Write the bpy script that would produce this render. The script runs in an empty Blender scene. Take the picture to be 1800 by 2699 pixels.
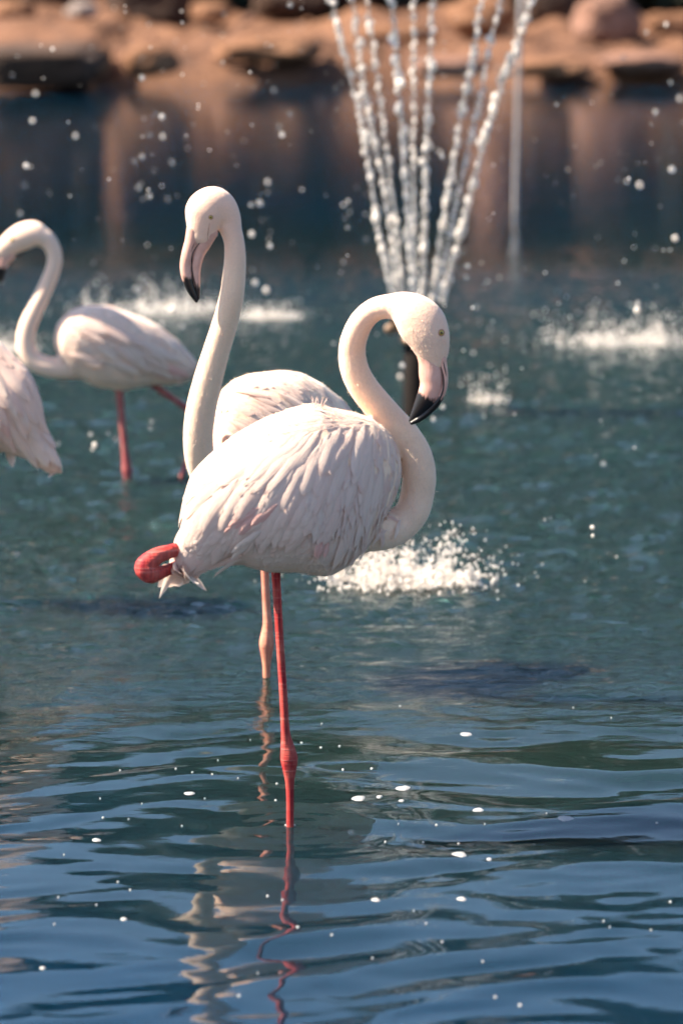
import bpy, bmesh, math, random
import numpy as np
from mathutils import Vector, noise as mnoise
from mathutils.bvhtree import BVHTree
R = math.radians
random.seed(7); rng = np.random.default_rng(7)
S = bpy.context.scene
COL = S.collection
# ------------------------------------------------------------------ camera
FPX, CX, CY = 10121.0, 900.0, 1349.5
PITCH = math.atan((CY + 250.0) / FPX)
CAMH = 1.8
cam = bpy.data.cameras.new('camera'); cam.sensor_fit = 'VERTICAL'; cam.sensor_height = 36; cam.sensor_width = 24
cam.lens = 36 * FPX / 2699.0
cam.clip_start = 0.1; cam.clip_end = 2000
co = bpy.data.objects.new('camera', cam); COL.objects.link(co)
co.location = (0, 0, CAMH); co.rotation_euler = (math.pi / 2 - PITCH, 0, 0)
cam.dof.use_dof = True; cam.dof.focus_distance = 8.02; cam.dof.aperture_fstop = 3.5
S.camera = co
# ------------------------------------------------------------------ light
SUN_EL, SUN_AZ = 47.0, 90.0      # azimuth counted from the camera's back, towards the left
d_sun = Vector((-math.sin(R(SUN_AZ)) * math.cos(R(SUN_EL)), -math.cos(R(SUN_AZ)) * math.cos(R(SUN_EL)), math.sin(R(SUN_EL))))
sl = bpy.data.lights.new('sun', 'SUN'); sl.energy = 5.0; sl.angle = R(0.53); sl.color = (1.0, 0.88, 0.72)
so = bpy.data.objects.new('sun', sl); COL.objects.link(so)
so.rotation_euler = d_sun.to_track_quat('Z', 'Y').to_euler(); so.location = d_sun * 30
w = bpy.data.worlds.new('World'); S.world = w; w.use_nodes = True
nt = w.node_tree; nt.nodes.clear()
sky = nt.nodes.new('ShaderNodeTexSky'); sky.sky_type = 'NISHITA'; sky.sun_disc = False
sky.sun_elevation = R(SUN_EL); sky.sun_rotation = math.atan2(d_sun.x, d_sun.y)
sky.dust_density = 1.0; sky.air_density = 1.0; sky.ozone_density = 2.5
bg = nt.nodes.new('ShaderNodeBackground'); bg.inputs[1].default_value = 0.070
ow = nt.nodes.new('ShaderNodeOutputWorld')
nt.links.new(sky.outputs[0], bg.inputs[0]); nt.links.new(bg.outputs[0], ow.inputs[0])
S.view_settings.view_transform = 'Standard'; S.view_settings.look = 'None'
S.view_settings.gamma = 1; S.view_settings.use_curve_mapping = False
S.view_settings.exposure = 1.8
S.cycles.use_denoising = True
S.cycles.max_bounces = 8; S.cycles.transparent_max_bounces = 12

# ------------------------------------------------------------------ helpers
cp, sp = math.cos(PITCH), math.sin(PITCH)
def ray(px, py):
    a = (px - CX) / FPX; b = (CY - py) / FPX
    return Vector((a, cp + b * sp, -sp + b * cp))
def W(px, py, d):                       # the point of the vertical plane y = d seen in the photograph at (px, py)
    r = ray(px, py); k = d / r.y
    return Vector((r.x * k, d, CAMH + r.z * k))
def G(px, py, z=0.0):                   # ... of the water plane
    r = ray(px, py); k = (z - CAMH) / r.z
    return Vector((r.x * k, r.y * k, z))
def sc(d, py=1300): return 1.0 / (W(901, py, d) - W(900, py, d)).length
def tag(o, label=None, cat=None, group=None, kind=None):
    if label: o['label'] = label
    if cat: o['category'] = cat
    if group: o['group'] = group
    if kind: o['kind'] = kind
    return o
def empty(name, loc):
    o = bpy.data.objects.new(name, None); COL.objects.link(o); o.location = loc; o.empty_display_size = .1
    return o
def mesh_obj(name, V, F, mat, parent=None, smooth=True, attrs=None, uv=None, base=None):
    me = bpy.data.meshes.new(name)
    org = Vector((0, 0, 0))
    if parent is not None: org = parent.matrix_basis.translation.copy()
    if base is not None: org = Vector(base)
    V = np.asarray(V, dtype=np.float64) - np.array(org)
    me.from_pydata(V.tolist(), [], F if isinstance(F, list) else F.tolist())
    if smooth: me.polygons.foreach_set('use_smooth', [True] * len(me.polygons))
    if attrs:
        for k, a in attrs.items():
            a = np.asarray(a, dtype=np.float32)
            if a.ndim == 1:
                at = me.attributes.new(k, 'FLOAT', 'POINT'); at.data.foreach_set('value', a)
            else:
                at = me.attributes.new(k, 'FLOAT_COLOR', 'POINT')
                at.data.foreach_set('color', np.concatenate([a, np.ones((len(a), 1), np.float32)], 1).ravel())
    if uv is not None:
        ul = me.uv_layers.new(name='uv'); uv = np.asarray(uv, dtype=np.float32)
        li = np.zeros(len(me.loops), dtype=np.int32); me.loops.foreach_get('vertex_index', li)
        ul.data.foreach_set('uv', uv[li].ravel())
    me.materials.append(mat); me.update()
    o = bpy.data.objects.new(name, me); COL.objects.link(o)
    if parent is not None: o.parent = parent
    elif base is not None: o.location = org
    return o
class Acc:                              # gathers geometry for one mesh
    def __init__(s): s.V = []; s.F = []; s.n = 0; s.A = []; s.U = []
    def add(s, V, F, tint=None, uv=None):
        V = np.asarray(V, float); s.V.append(V)
        s.F += [tuple(i + s.n for i in f) for f in F]
        s.A.append(np.tile(np.array(tint if tint is not None else (1, 1, 1), float), (len(V), 1)) if tint is None or np.ndim(tint) == 1 else np.asarray(tint))
        s.U.append(np.asarray(uv) if uv is not None else np.zeros((len(V), 2))); s.n += len(V)
    def obj(s, name, mat, parent=None, smooth=True, base=None):
        return mesh_obj(name, np.concatenate(s.V), s.F, mat, parent, smooth, {'tint': np.concatenate(s.A)}, np.concatenate(s.U), base)
def catmull(P, n):
    P = np.asarray(P, float); m = len(P)
    Q = np.vstack([2 * P[0] - P[1], P, 2 * P[-1] - P[-2]])
    # chord-length parameter for even spacing
    L = np.r_[0, np.cumsum(np.linalg.norm(np.diff(P[:, :2], axis=0), axis=1))]
    out = []
    for s in np.linspace(0, L[-1] * .999999, n):
        i = min(int(np.searchsorted(L, s, side='right')) - 1, m - 2); t = (s - L[i]) / max(L[i + 1] - L[i], 1e-9)
        p0, p1, p2, p3 = Q[i], Q[i + 1], Q[i + 2], Q[i + 3]
        out.append(.5 * ((2 * p1) + (-p0 + p2) * t + (2 * p0 - 5 * p1 + 4 * p2 - p3) * t * t + (-p0 + 3 * p1 - 3 * p2 + p3) * t ** 3))
    return np.array(out)
def loft(rings, cap=True):
    n = len(rings[0]); V = np.concatenate(rings); F = []
    for i in range(len(rings) - 1):
        for j in range(n):
            k = (j + 1) % n
            F.append((i * n + j, i * n + k, (i + 1) * n + k, (i + 1) * n + j))
    if cap:
        F.append(tuple(range(n - 1, -1, -1))); F.append(tuple((len(rings) - 1) * n + j for j in range(n)))
    return V, F
def sweep(P, n=60, seg=20, round0=True, round1=True):
    """P rows: px, py, depth, in-plane radius px, depth radius factor. Returns verts, faces, t per vertex."""
    Q = catmull(P, n); C = np.array([W(*q[:3]) for q in Q]); s = np.array([sc(q[2]) for q in Q])
    r = Q[:, 3] / s; rb = r * Q[:, 4]
    rings = []; T = []
    def ring(c, t, a, b):
        bb = np.array((0, 1, 0.0)); bb = bb - t * bb.dot(t); bb /= np.linalg.norm(bb); nn = np.cross(t, bb)
        th = np.linspace(0, 2 * math.pi, seg, endpoint=False)
        return c + np.outer(np.cos(th) * a, nn) + np.outer(np.sin(th) * b, bb)
    tg = np.gradient(C, axis=0); tg /= np.linalg.norm(tg, axis=1)[:, None]
    if round0:
        for k in (80, 60, 40, 20):
            rings.append(ring(C[0] - tg[0] * r[0] * math.sin(R(k)) * .8, tg[0], r[0] * math.cos(R(k)), rb[0] * math.cos(R(k)))); T.append(0)
    for i in range(n):
        rings.append(ring(C[i], tg[i], r[i], rb[i])); T.append(i / (n - 1))
    if round1:
        for k in (20, 40, 60, 80):
            rings.append(ring(C[-1] + tg[-1] * r[-1] * math.sin(R(k)) * .8, tg[-1], r[-1] * math.cos(R(k)), rb[-1] * math.cos(R(k)))); T.append(1)
    V, F = loft(rings)
    return V, F, np.repeat(T, seg)
def fbm(p, o=4):
    v = 0; a = .5
    for _ in range(o): v += a * mnoise.noise(p); p = p * 2.03; a *= .5
    return v

# ------------------------------------------------------------------ materials
def nm(name):
    m = bpy.data.materials.new(name); m.use_nodes = True; t = m.node_tree; t.nodes.clear()
    return m, t, t.nodes, t.links
def node(N, typ, **kw):
    n = N.new(typ)
    for k, v in kw.items(): setattr(n, k, v)
    return n
def rgb(c): return (c[0], c[1], c[2], 1)
def mixc(N, L, fac, a, b, bt='MIX'):
    m = node(N, 'ShaderNodeMix', data_type='RGBA', blend_type=bt)
    for s, v in ((m.inputs[0], fac), (m.inputs[6], a), (m.inputs[7], b)):
        if isinstance(v, bpy.types.NodeSocket): L.new(v, s)
        elif isinstance(v, (int, float)): s.default_value = v
        else: s.default_value = rgb(v)
    return m.outputs[2]
def noise_n(N, L, scale, detail=4, vec=None, rough=.55, dist=0):
    n = node(N, 'ShaderNodeTexNoise'); n.inputs['Scale'].default_value = scale; n.inputs['Detail'].default_value = detail
    n.inputs['Roughness'].default_value = rough; n.inputs['Distortion'].default_value = dist
    if vec is not None: L.new(vec, n.inputs['Vector'])
    return n.outputs['Fac']
def ramp(N, L, fac, stops):
    r = node(N, 'ShaderNodeValToRGB'); L.new(fac, r.inputs[0]); e = r.color_ramp.elements
    while len(e) < len(stops): e.new(.5)
    for i, (p, c) in enumerate(stops):
        e[i].position = p; e[i].color = rgb(c) if not isinstance(c, (int, float)) else (c, c, c, 1)
    return r.outputs[0]
def objco(N): return N.new('ShaderNodeTexCoord').outputs['Object']
def mapping(N, L, vec, scale, rot=(0, 0, 0)):
    m = node(N, 'ShaderNodeMapping'); L.new(vec, m.inputs[0]); m.inputs['Scale'].default_value = scale; m.inputs['Rotation'].default_value = rot
    return m.outputs[0]
def bump(N, L, h, strength, dist=.01, normal=None):
    b = node(N, 'ShaderNodeBump'); L.new(h, b.inputs['Height'])
    if isinstance(strength, bpy.types.NodeSocket): L.new(strength, b.inputs['Strength'])
    else: b.inputs['Strength'].default_value = strength
    b.inputs['Distance'].default_value = dist
    if normal is not None: L.new(normal, b.inputs['Normal'])
    return b.outputs[0]
def princ(N, L, col, rough=.5, normal=None, **kw):
    p = N.new('ShaderNodeBsdfPrincipled')
    if isinstance(col, bpy.types.NodeSocket): L.new(col, p.inputs['Base Color'])
    else: p.inputs['Base Color'].default_value = rgb(col)
    if isinstance(rough, bpy.types.NodeSocket): L.new(rough, p.inputs['Roughness'])
    else: p.inputs['Roughness'].default_value = rough
    if normal is not None: L.new(normal, p.inputs['Normal'])
    for k, v in kw.items(): p.inputs[k].default_value = v
    return p
def out(N, L, sh): o = N.new('ShaderNodeOutputMaterial'); L.new(sh, o.inputs[0])
def attr(N, name, o='Color'):
    a = N.new('ShaderNodeAttribute'); a.attribute_name = name; return a.outputs[o]

def mat_plumage():                      # short velvety down of head, neck and body
    m, t, N, L = nm('plumage_down'); oc = objco(N)
    n1 = noise_n(N, L, 9, 4, oc); n2 = noise_n(N, L, 420, 3, mapping(N, L, oc, (1, 1, .55)), .7)
    n3 = noise_n(N, L, 95, 4, oc, .65)
    c = mixc(N, L, ramp(N, L, n1, [(.35, 0.0), (.7, 1.0)]), attr(N, 'tint'), (.85, .56, .42), 'MIX')
    c = mixc(N, L, .28, attr(N, 'tint'), c)
    c = mixc(N, L, ramp(N, L, n2, [(.3, .35), (.6, 0.0)]), c, (.60, .42, .34))
    b = bump(N, L, n2, .20, .003); b = bump(N, L, n3, .22, .005, b)
    p = princ(N, L, c, .75, b); p.inputs['Sheen Weight'].default_value = .35; p.inputs['Sheen Roughness'].default_value = .5
    p.inputs['Specular IOR Level'].default_value = .2
    p.inputs['Subsurface Weight'].default_value = .25; p.inputs['Subsurface Radius'].default_value = (.012, .006, .004); p.inputs['Subsurface Scale'].default_value = .5
    out(N, L, p.outputs[0]); return m
def mat_feather():
    m, t, N, L = nm('feather_vane'); uv = N.new('ShaderNodeTexCoord').outputs['UV']
    v1 = mapping(N, L, uv, (2.5, 60, 1), (0, 0, R(0)))
    sep = N.new('ShaderNodeSeparateXYZ'); L.new(uv, sep.inputs[0])
    ab = node(N, 'ShaderNodeMath', operation='ABSOLUTE'); L.new(sep.outputs[0], ab.inputs[0])
    # barbs sweep obliquely from the shaft towards the tip
    sh = node(N, 'ShaderNodeMath', operation='MULTIPLY_ADD'); L.new(ab.outputs[0], sh.inputs[0]); sh.inputs[1].default_value = -.18; L.new(sep.outputs[1], sh.inputs[2])
    cb = N.new('ShaderNodeCombineXYZ'); L.new(sep.outputs[0], cb.inputs[0]); L.new(sh.outputs[0], cb.inputs[1]); L.new(sep.outputs[2], cb.inputs[2])
    barb = noise_n(N, L, 1, 3, mapping(N, L, cb.outputs[0], (1.2, 55, 1)), .7)
    wide = noise_n(N, L, 1, 2, mapping(N, L, cb.outputs[0], (1.5, 9, 1)), .6)
    c = mixc(N, L, ramp(N, L, barb, [(.35, .16), (.6, 0.0)]), attr(N, 'tint'), (.76, .52, .45))
    c = mixc(N, L, ramp(N, L, wide, [(.35, 0.0), (.7, .35)]), c, (.88, .74, .63))
    silk = noise_n(N, L, 1, 3, mapping(N, L, uv, (5.5, 1.1, 1)), .65)
    c = mixc(N, L, ramp(N, L, silk, [(.38, .30), (.58, 0.0)]), c, (.86, .62, .52))
    shaft = ramp(N, L, ab.outputs[0], [(.0, 1.0), (.07, 0.0)])
    c = mixc(N, L, mixc(N, L, .5, (0, 0, 0), shaft), c, (.90, .78, .66))
    b = bump(N, L, silk, .45, .003, bump(N, L, barb, .5, .003))
    p = princ(N, L, c, .6, b); p.inputs['Sheen Weight'].default_value = .2; p.inputs['Specular IOR Level'].default_value = .25
    tr = N.new('ShaderNodeBsdfTranslucent'); L.new(mixc(N, L, .5, c, (1.0, .74, .62)), tr.inputs[0]); L.new(b, tr.inputs['Normal'])
    mx = N.new('ShaderNodeMixShader'); mx.inputs[0].default_value = .33; L.new(p.outputs[0], mx.inputs[1]); L.new(tr.outputs[0], mx.inputs[2])
    out(N, L, mx.outputs[0]); return m
def mat_bill():
    m, t, N, L = nm('bill_horn'); oc = objco(N)
    st = noise_n(N, L, 1, 4, mapping(N, L, oc, (260, 260, 45)), .6); cl = noise_n(N, L, 40, 3, oc)
    bl = node(N, 'ShaderNodeMath', operation='MULTIPLY_ADD'); L.new(st, bl.inputs[0]); bl.inputs[1].default_value = .16; L.new(attr(N, 'black', 'Fac'), bl.inputs[2])
    f = ramp(N, L, bl.outputs[0], [(.56, 0.0), (.60, 1.0)])
    c = mixc(N, L, ramp(N, L, cl, [(.35, 0.0), (.7, 1.0)]), (.64, .34, .26), (.72, .43, .35))
    c = mixc(N, L, ramp(N, L, st, [(.55, 0.0), (.75, .35)]), c, (.45, .22, .16))
    c = mixc(N, L, f, c, (.008, .006, .006))
    p = princ(N, L, c, .32, bump(N, L, st, .25, .002)); out(N, L, p.outputs[0]); return m
def mat_leg(name, c1, c2, c3):
    m, t, N, L = nm(name); oc = objco(N)
    bands = noise_n(N, L, 1, 2, mapping(N, L, oc, (8, 8, 230)), .5); st = noise_n(N, L, 1, 3, mapping(N, L, oc, (160, 160, 4)), .5); cl = noise_n(N, L, 22, 4, oc)
    c = mixc(N, L, ramp(N, L, st, [(.42, 0.0), (.56, 1.0)]), c1, c2)
    c = mixc(N, L, ramp(N, L, cl, [(.45, 0.0), (.75, .7)]), c, c3)
    c = mixc(N, L, ramp(N, L, bands, [(.56, 0.0), (.68, .22)]), c, (.80, .40, .33))
    h = mixc(N, L, .4, bands, st)
    p = princ(N, L, c, .6, bump(N, L, h, .8, .003)); p.inputs['Specular IOR Level'].default_value = .25; p.inputs['Subsurface Weight'].default_value = .08; p.inputs['Subsurface Radius'].default_value = (.01, .003, .002)
    out(N, L, p.outputs[0]); return m
def mat_simple(name, c, rough=.5, **kw):
    m, t, N, L = nm(name); oc = objco(N); n = noise_n(N, L, 35, 3, oc)
    cc = mixc(N, L, ramp(N, L, n, [(.3, 0.0), (.7, 1.0)]), tuple(x * .8 for x in c), tuple(min(1, x * 1.15) for x in c))
    p = princ(N, L, cc, rough, **kw); out(N, L, p.outputs[0]); return m
def mat_tint(name, rough=.6, tr=.0, bmp=0.3, sc_=30):
    m, t, N, L = nm(name); oc = objco(N); n = noise_n(N, L, sc_, 4, oc)
    c = mixc(N, L, ramp(N, L, n, [(.3, .35), (.7, 0.0)]), attr(N, 'tint'), (.02, .02, .01))
    p = princ(N, L, c, rough, bump(N, L, n, bmp, .01)); sh = p.outputs[0]
    if tr:
        q = N.new('ShaderNodeBsdfTranslucent'); L.new(c, q.inputs[0]); mx = N.new('ShaderNodeMixShader'); mx.inputs[0].default_value = tr
        L.new(p.outputs[0], mx.inputs[1]); L.new(q.outputs[0], mx.inputs[2]); sh = mx.outputs[0]
    out(N, L, sh); return m
def mat_rock(name, a, b, c):
    m, t, N, L = nm(name); oc = objco(N)
    n = noise_n(N, L, 1.7, 7, oc, .62, .4); n2 = noise_n(N, L, 14, 5, oc); st = noise_n(N, L, 1, 4, mapping(N, L, oc, (1, 1, 9)), .6)
    k = ramp(N, L, n, [(.32, a), (.52, b), (.72, c)])
    k = mixc(N, L, ramp(N, L, n2, [(.3, .45), (.6, 0.0)]), k, tuple(x * .55 for x in a))
    k = mixc(N, L, ramp(N, L, st, [(.5, 0.0), (.7, .35)]), k, tuple(min(1, x * 1.2) for x in c))
    p = princ(N, L, k, .85, bump(N, L, n2, .8, .05)); out(N, L, p.outputs[0]); return m
def mat_water():
    m, t, N, L = nm('pond_water'); g = N.new('ShaderNodeNewGeometry').outputs['Position']
    chop = attr(N, 'chop', 'Fac'); murk = attr(N, 'murk', 'Fac')
    r1 = noise_n(N, L, 1, 3, mapping(N, L, g, (9, 26, 1), (0, 0, R(8))), .55, .8)
    r2 = noise_n(N, L, 1, 3, mapping(N, L, g, (26, 60, 1), (0, 0, R(-10))), .6, .5)
    r3 = noise_n(N, L, 1, 2, mapping(N, L, g, (70, 120, 1)), .6)
    s1 = node(N, 'ShaderNodeMath', operation='MULTIPLY'); L.new(chop, s1.inputs[0]); s1.inputs[1].default_value = 1.0
    b = bump(N, L, r1, s1.outputs[0], .036); b = bump(N, L, r2, s1.outputs[0], .009, b); b = bump(N, L, r3, s1.outputs[0], .0012, b)
    cl = noise_n(N, L, 1, 4, mapping(N, L, g, (1.4, 1.0, 1)), .5)
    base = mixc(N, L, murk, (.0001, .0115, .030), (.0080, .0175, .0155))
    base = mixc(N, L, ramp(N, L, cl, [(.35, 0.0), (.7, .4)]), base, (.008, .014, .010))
    p = princ(N, L, base, .03, b); p.inputs['IOR'].default_value = 1.333; p.inputs['Specular Tint'].default_value = (.56, .92, 1, 1); p.inputs['Subsurface Weight'].default_value = .95; p.inputs['Subsurface Radius'].default_value = (.5, 1, .9); p.inputs['Subsurface Scale'].default_value = .9  # specular tint paints the sky reflection bluer
    # foam that drifts in thin broken films round the splashes
    fo = attr(N, 'foam', 'Fac'); fn = noise_n(N, L, 1, 6, mapping(N, L, g, (22, 34, 1)), .7)
    add = node(N, 'ShaderNodeMath', operation='ADD'); L.new(fo, add.inputs[0]); L.new(fn, add.inputs[1])
    ff = ramp(N, L, add.outputs[0], [(.92, 0.0), (1.0, 1.0)])
    q = princ(N, L, (.80, .80, .78), .55, b)
    mx = N.new('ShaderNodeMixShader'); L.new(ff, mx.inputs[0]); L.new(p.outputs[0], mx.inputs[1]); L.new(q.outputs[0], mx.inputs[2])
    out(N, L, mx.outputs[0]); return m
def mat_spray(name):                    # water spray: part clear, part white foam and painted sun glints (tint says how much)
    m, t, N, L = nm(name); oc = objco(N); n = noise_n(N, L, 45, 3, oc)
    p = princ(N, L, (.97, .90, .83), .12); p.inputs['IOR'].default_value = 1.33
    g = N.new('ShaderNodeBsdfGlass'); g.inputs['IOR'].default_value = 1.15; g.inputs['Roughness'].default_value = .05
    tr = N.new('ShaderNodeBsdfTranslucent'); tr.inputs[0].default_value = (.97, .90, .82, 1)
    m0 = N.new('ShaderNodeMixShader'); m0.inputs[0].default_value = .35; L.new(p.outputs[0], m0.inputs[1]); L.new(tr.outputs[0], m0.inputs[2])
    ad = node(N, 'ShaderNodeMath', operation='MULTIPLY_ADD'); L.new(n, ad.inputs[0]); ad.inputs[1].default_value = .5; ad.inputs[2].default_value = -.25
    a2 = node(N, 'ShaderNodeMath', operation='ADD', use_clamp=True); L.new(ad.outputs[0], a2.inputs[0]); L.new(attr(N, 'tint', 'Fac'), a2.inputs[1])
    mx = N.new('ShaderNodeMixShader'); L.new(a2.outputs[0], mx.inputs[0])
    L.new(g.outputs[0], mx.inputs[1]); L.new(m0.outputs[0], mx.inputs[2]); out(N, L, mx.outputs[0]); return m
def mat_foam():
    m, t, N, L = nm('floating_foam'); oc = objco(N)
    v = node(N, 'ShaderNodeTexVoronoi'); v.inputs['Scale'].default_value = 330; L.new(oc, v.inputs['Vector'])
    c = ramp(N, L, v.outputs['Distance'], [(.12, (.35, .36, .36)), (.4, (.34, .33, .32))])
    p = princ(N, L, c, .35, bump(N, L, v.outputs['Distance'], .6, .002)); out(N, L, p.outputs[0]); return m

M = dict(down=mat_plumage(), feather=mat_feather(), bill=mat_bill(),
    leg_red=mat_leg('leg_skin_red', (.52, .045, .040), (.25, .010, .018), (.62, .17, .12)),
    leg_orange=mat_leg('leg_skin_orange', (.66, .26, .16), (.52, .15, .10), (.78, .42, .30)),
    leg_pink=mat_leg('leg_skin_rose', (.34, .085, .080), (.27, .055, .065), (.46, .19, .16)),
    iris=mat_simple('iris_yellow', (.55, .42, .09), .15), pupil=mat_simple('pupil_black', (.004, .004, .004), .08),
    lid=mat_simple('eyelid_skin', (.52, .26, .18), .5), dark=mat_simple('bill_groove', (.02, .012, .01), .4),
    water=mat_water(), jet=mat_spray('jet_water'), drop=mat_spray('drop_water'), foam=mat_foam(),
    iron=mat_simple('black_pipe', (.010, .007, .006), .8, **{'Specular IOR Level': .12}), steel=mat_simple('grey_post', (.30, .27, .26), .6),
    brass=mat_simple('nozzle_brass', (.20, .12, .07), .5),
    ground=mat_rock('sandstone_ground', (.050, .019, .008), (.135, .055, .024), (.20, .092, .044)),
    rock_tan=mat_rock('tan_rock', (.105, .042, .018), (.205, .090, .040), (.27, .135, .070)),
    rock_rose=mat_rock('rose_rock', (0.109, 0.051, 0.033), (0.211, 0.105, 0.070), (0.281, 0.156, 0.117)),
    rock_brown_shade=mat_rock('brown_rock_shade', (0.0234, 0.0084, 0.0030), (0.0420, 0.0162, 0.0060), (0.0654, 0.0270, 0.0102)),  # brown rock, base darkened to paint in the shade on it
    rock_shaded=mat_rock('shaded_bank_rock', (.030, .014, .008), (.052, .025, .014), (.080, .040, .022)),  # shade of the bank face put into the rock colour
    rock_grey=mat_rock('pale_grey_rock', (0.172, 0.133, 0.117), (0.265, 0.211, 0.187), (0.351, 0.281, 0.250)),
    bark=mat_tint('bark', .9), leaf=mat_tint('leaf', .75, .15, .2, 4))

# ------------------------------------------------------------------ water surface
FOUNT = G(1092, 1085)
SPL = [dict(c=(1075, 1535), w=.155, h=.115, n=1500, lab='big white splash just behind the front flamingo, lower right of its belly'),
       dict(c=(1660, 905), w=.34, h=.14, n=900, lab='long white splash at the right edge of the pond view'),
       dict(c=(1286, 1062), w=.06, h=.10, n=170, lab='small lone splash right of the black fountain pipe'),
       dict(c=(700, 838), w=.14, h=.07, n=420, lab='low splash right of the tall flamingo\'s neck'),
       dict(c=(440, 820), w=.34, h=.13, n=800, lab='wide misty splash behind the back of the far left flamingo'),
       dict(c=(25, 925), w=.12, h=.09, n=330, lab='splash at the left edge behind the leftmost neck')]
wv = []
for i in range(60):
    lam = .07 * (.70 / .07) ** random.random()
    ang = R(-90 + random.gauss(0, 15 if lam > .2 else 30)); wv.append((2 * math.pi / lam * math.cos(ang), 2 * math.pi / lam * math.sin(ang), lam, random.random() * 6.283))
wsm = []
for i in range(34):
    lam = .05 * (2.6) ** random.random(); ang = R(random.uniform(0, 360)); wsm.append((2 * math.pi / lam * math.cos(ang), 2 * math.pi / lam * math.sin(ang), lam, random.random() * 6.283))
LEGS = [G(765, 2180), G(703, 1790), G(336, 1255)]
def smooth(a, b, x): t = np.clip((x - a) / (b - a), 0, 1); return t * t * (3 - 2 * t)
def wheight(x, y):
    x = np.asarray(x, float); y = np.asarray(y, float)
    xw = x + .11 * np.sin(1.7 * y + .9 * x) + .06 * np.sin(4.1 * y - 2.3 * x + 1) + .03 * np.sin(9 * x + 5 * y)
    yw = y + .09 * np.sin(2.1 * x + .6 * y) + .05 * np.sin(5.2 * x - 1.9 * y + 2) + .02 * np.sin(11 * x - 7 * y)
    h = np.zeros_like(x)
    far = smooth(12.5, 20, y); mid = smooth(7.6, 10.2, y) * (1 - .75 * far)
    for kx, ky, lam, ph in wv:
        sl_ = .0125 if lam > .42 else (.0115 if lam > .22 else .0085)
        amp = sl_ * lam / 6.283 * (1 - .975 * far) * (1 if lam > .22 else (.72 + 1.7 * mid))
        h += amp * np.sin(kx * xw + ky * yw + ph)
    for kx, ky, lam, ph in wsm:
        h += .044 * lam / 6.283 * mid * np.sin(kx * xw + ky * yw + ph)
    for l in LEGS:
        r = np.hypot(x - l.x, y - l.y)
        h += .0009 * np.cos(2 * math.pi * r / .055) * np.exp(-r / .16) * smooth(0, .02, r)
    for s_ in SPL:
        c = G(*s_['c']); r = np.hypot(x - c.x, y - c.y)
        h += .0030 * np.sin(2 * math.pi * r / .16) * np.exp(-r / .9) * smooth(.05, .3, r)
    return h
def stretch(lo, hi, n, inner):  # inner: list of (end, step) growing outward
    pass
ys = np.concatenate([np.linspace(-12, 4.5, 40), np.arange(4.6, 5.6, .04), np.arange(5.6, 10, .0115), np.arange(10, 14, .022), np.arange(14, 22, .045), np.arange(22, 45, .11)])
xh = np.concatenate([np.arange(0, 1.3, .017), np.arange(1.3, 2.6, .035), np.arange(2.6, 5, .09), np.geomspace(5.1, 30, 24)])
xs = np.concatenate([-xh[:0:-1], xh])
X, Y = np.meshgrid(xs, ys); Z = wheight(X, Y)
nx, ny = len(xs), len(ys)
V = np.stack([X, Y, Z], -1).reshape(-1, 3)
idx = np.arange(nx * ny).reshape(ny, nx)
F = np.stack([idx[:-1, :-1], idx[:-1, 1:], idx[1:, 1:], idx[1:, :-1]], -1).reshape(-1, 4)
far = smooth(14, 21, Y); chop = (smooth(7.9, 10.8, Y) * 1.0 + .012) * (1 - .975 * far)
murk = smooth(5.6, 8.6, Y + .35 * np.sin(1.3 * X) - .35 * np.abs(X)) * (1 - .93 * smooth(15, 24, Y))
foam = np.zeros_like(X)
for s_ in SPL:
    c = G(*s_['c']); foam = np.maximum(foam, (.50 if s_['n'] > 1000 else .40) * np.exp(-(((X - c.x) / s_['w']) ** 2 + ((Y - c.y) / (s_['w'] * .9)) ** 2) ** 1.0 * .8))
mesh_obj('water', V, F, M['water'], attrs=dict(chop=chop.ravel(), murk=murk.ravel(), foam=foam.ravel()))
tag(bpy.data.objects['water'], kind='structure')

# ------------------------------------------------------------------ ground
SHORE = G(900, 228).y
def shore(x): return SHORE + .35 * math.sin(.9 * x + 1) + .22 * math.sin(2.3 * x) + (.5 if x > -2.2 else 0)
def gz(x, y):
    ys_ = shore(x); e = min(y - ys_, 40 - abs(x) + 0, 1e9)
    din = min(ys_ - y, y - 4.0 - .25 * math.sin(.8 * x), 26 - abs(x))      # >0 inside the pond
    n = fbm(Vector((x * .55, y * .55, 0)), 5); n2 = fbm(Vector((x * 2.2, y * 2.2, 5)), 4)
    if din > 0: return -.05 - min(.6, din * .8)
    o = -din
    face = .26 + .12 * n * 2 + (.14 if x < -2.5 else 0)
    z = -.05 + face * min(1, o / .28) + max(0, o - .28) * .042 + .16 * n2 * min(1, o * 2) + .25 * n * min(1, o * .5)
    if y < 20: z = -.05 + .28 * min(1, o / .4) + .03 * n * min(1, o)
    return z + .15 * max(0, min(o - 10, 30)) * .3
gy = np.concatenate([np.geomspace(200, 12, 18) * -1, np.linspace(-11, 2, 14), np.linspace(2.5, 5.5, 16), np.linspace(6, 36, 18), np.arange(36.4, 45, .09), np.arange(45, 60, .8), np.geomspace(61, 700, 20)])
gx_ = np.concatenate([np.arange(0, 6, .09), np.arange(6, 12, .5), np.geomspace(12.5, 600, 26)]); gx = np.concatenate([-gx_[:0:-1], gx_])
V = np.array([(x, y, gz(x, y)) for y in gy for x in gx]); idx = np.arange(len(V)).reshape(len(gy), len(gx))
F = np.stack([idx[:-1, :-1], idx[:-1, 1:], idx[1:, 1:], idx[1:, :-1]], -1).reshape(-1, 4)
tag(mesh_obj('ground', V, F, M['ground']), kind='structure')

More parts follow.
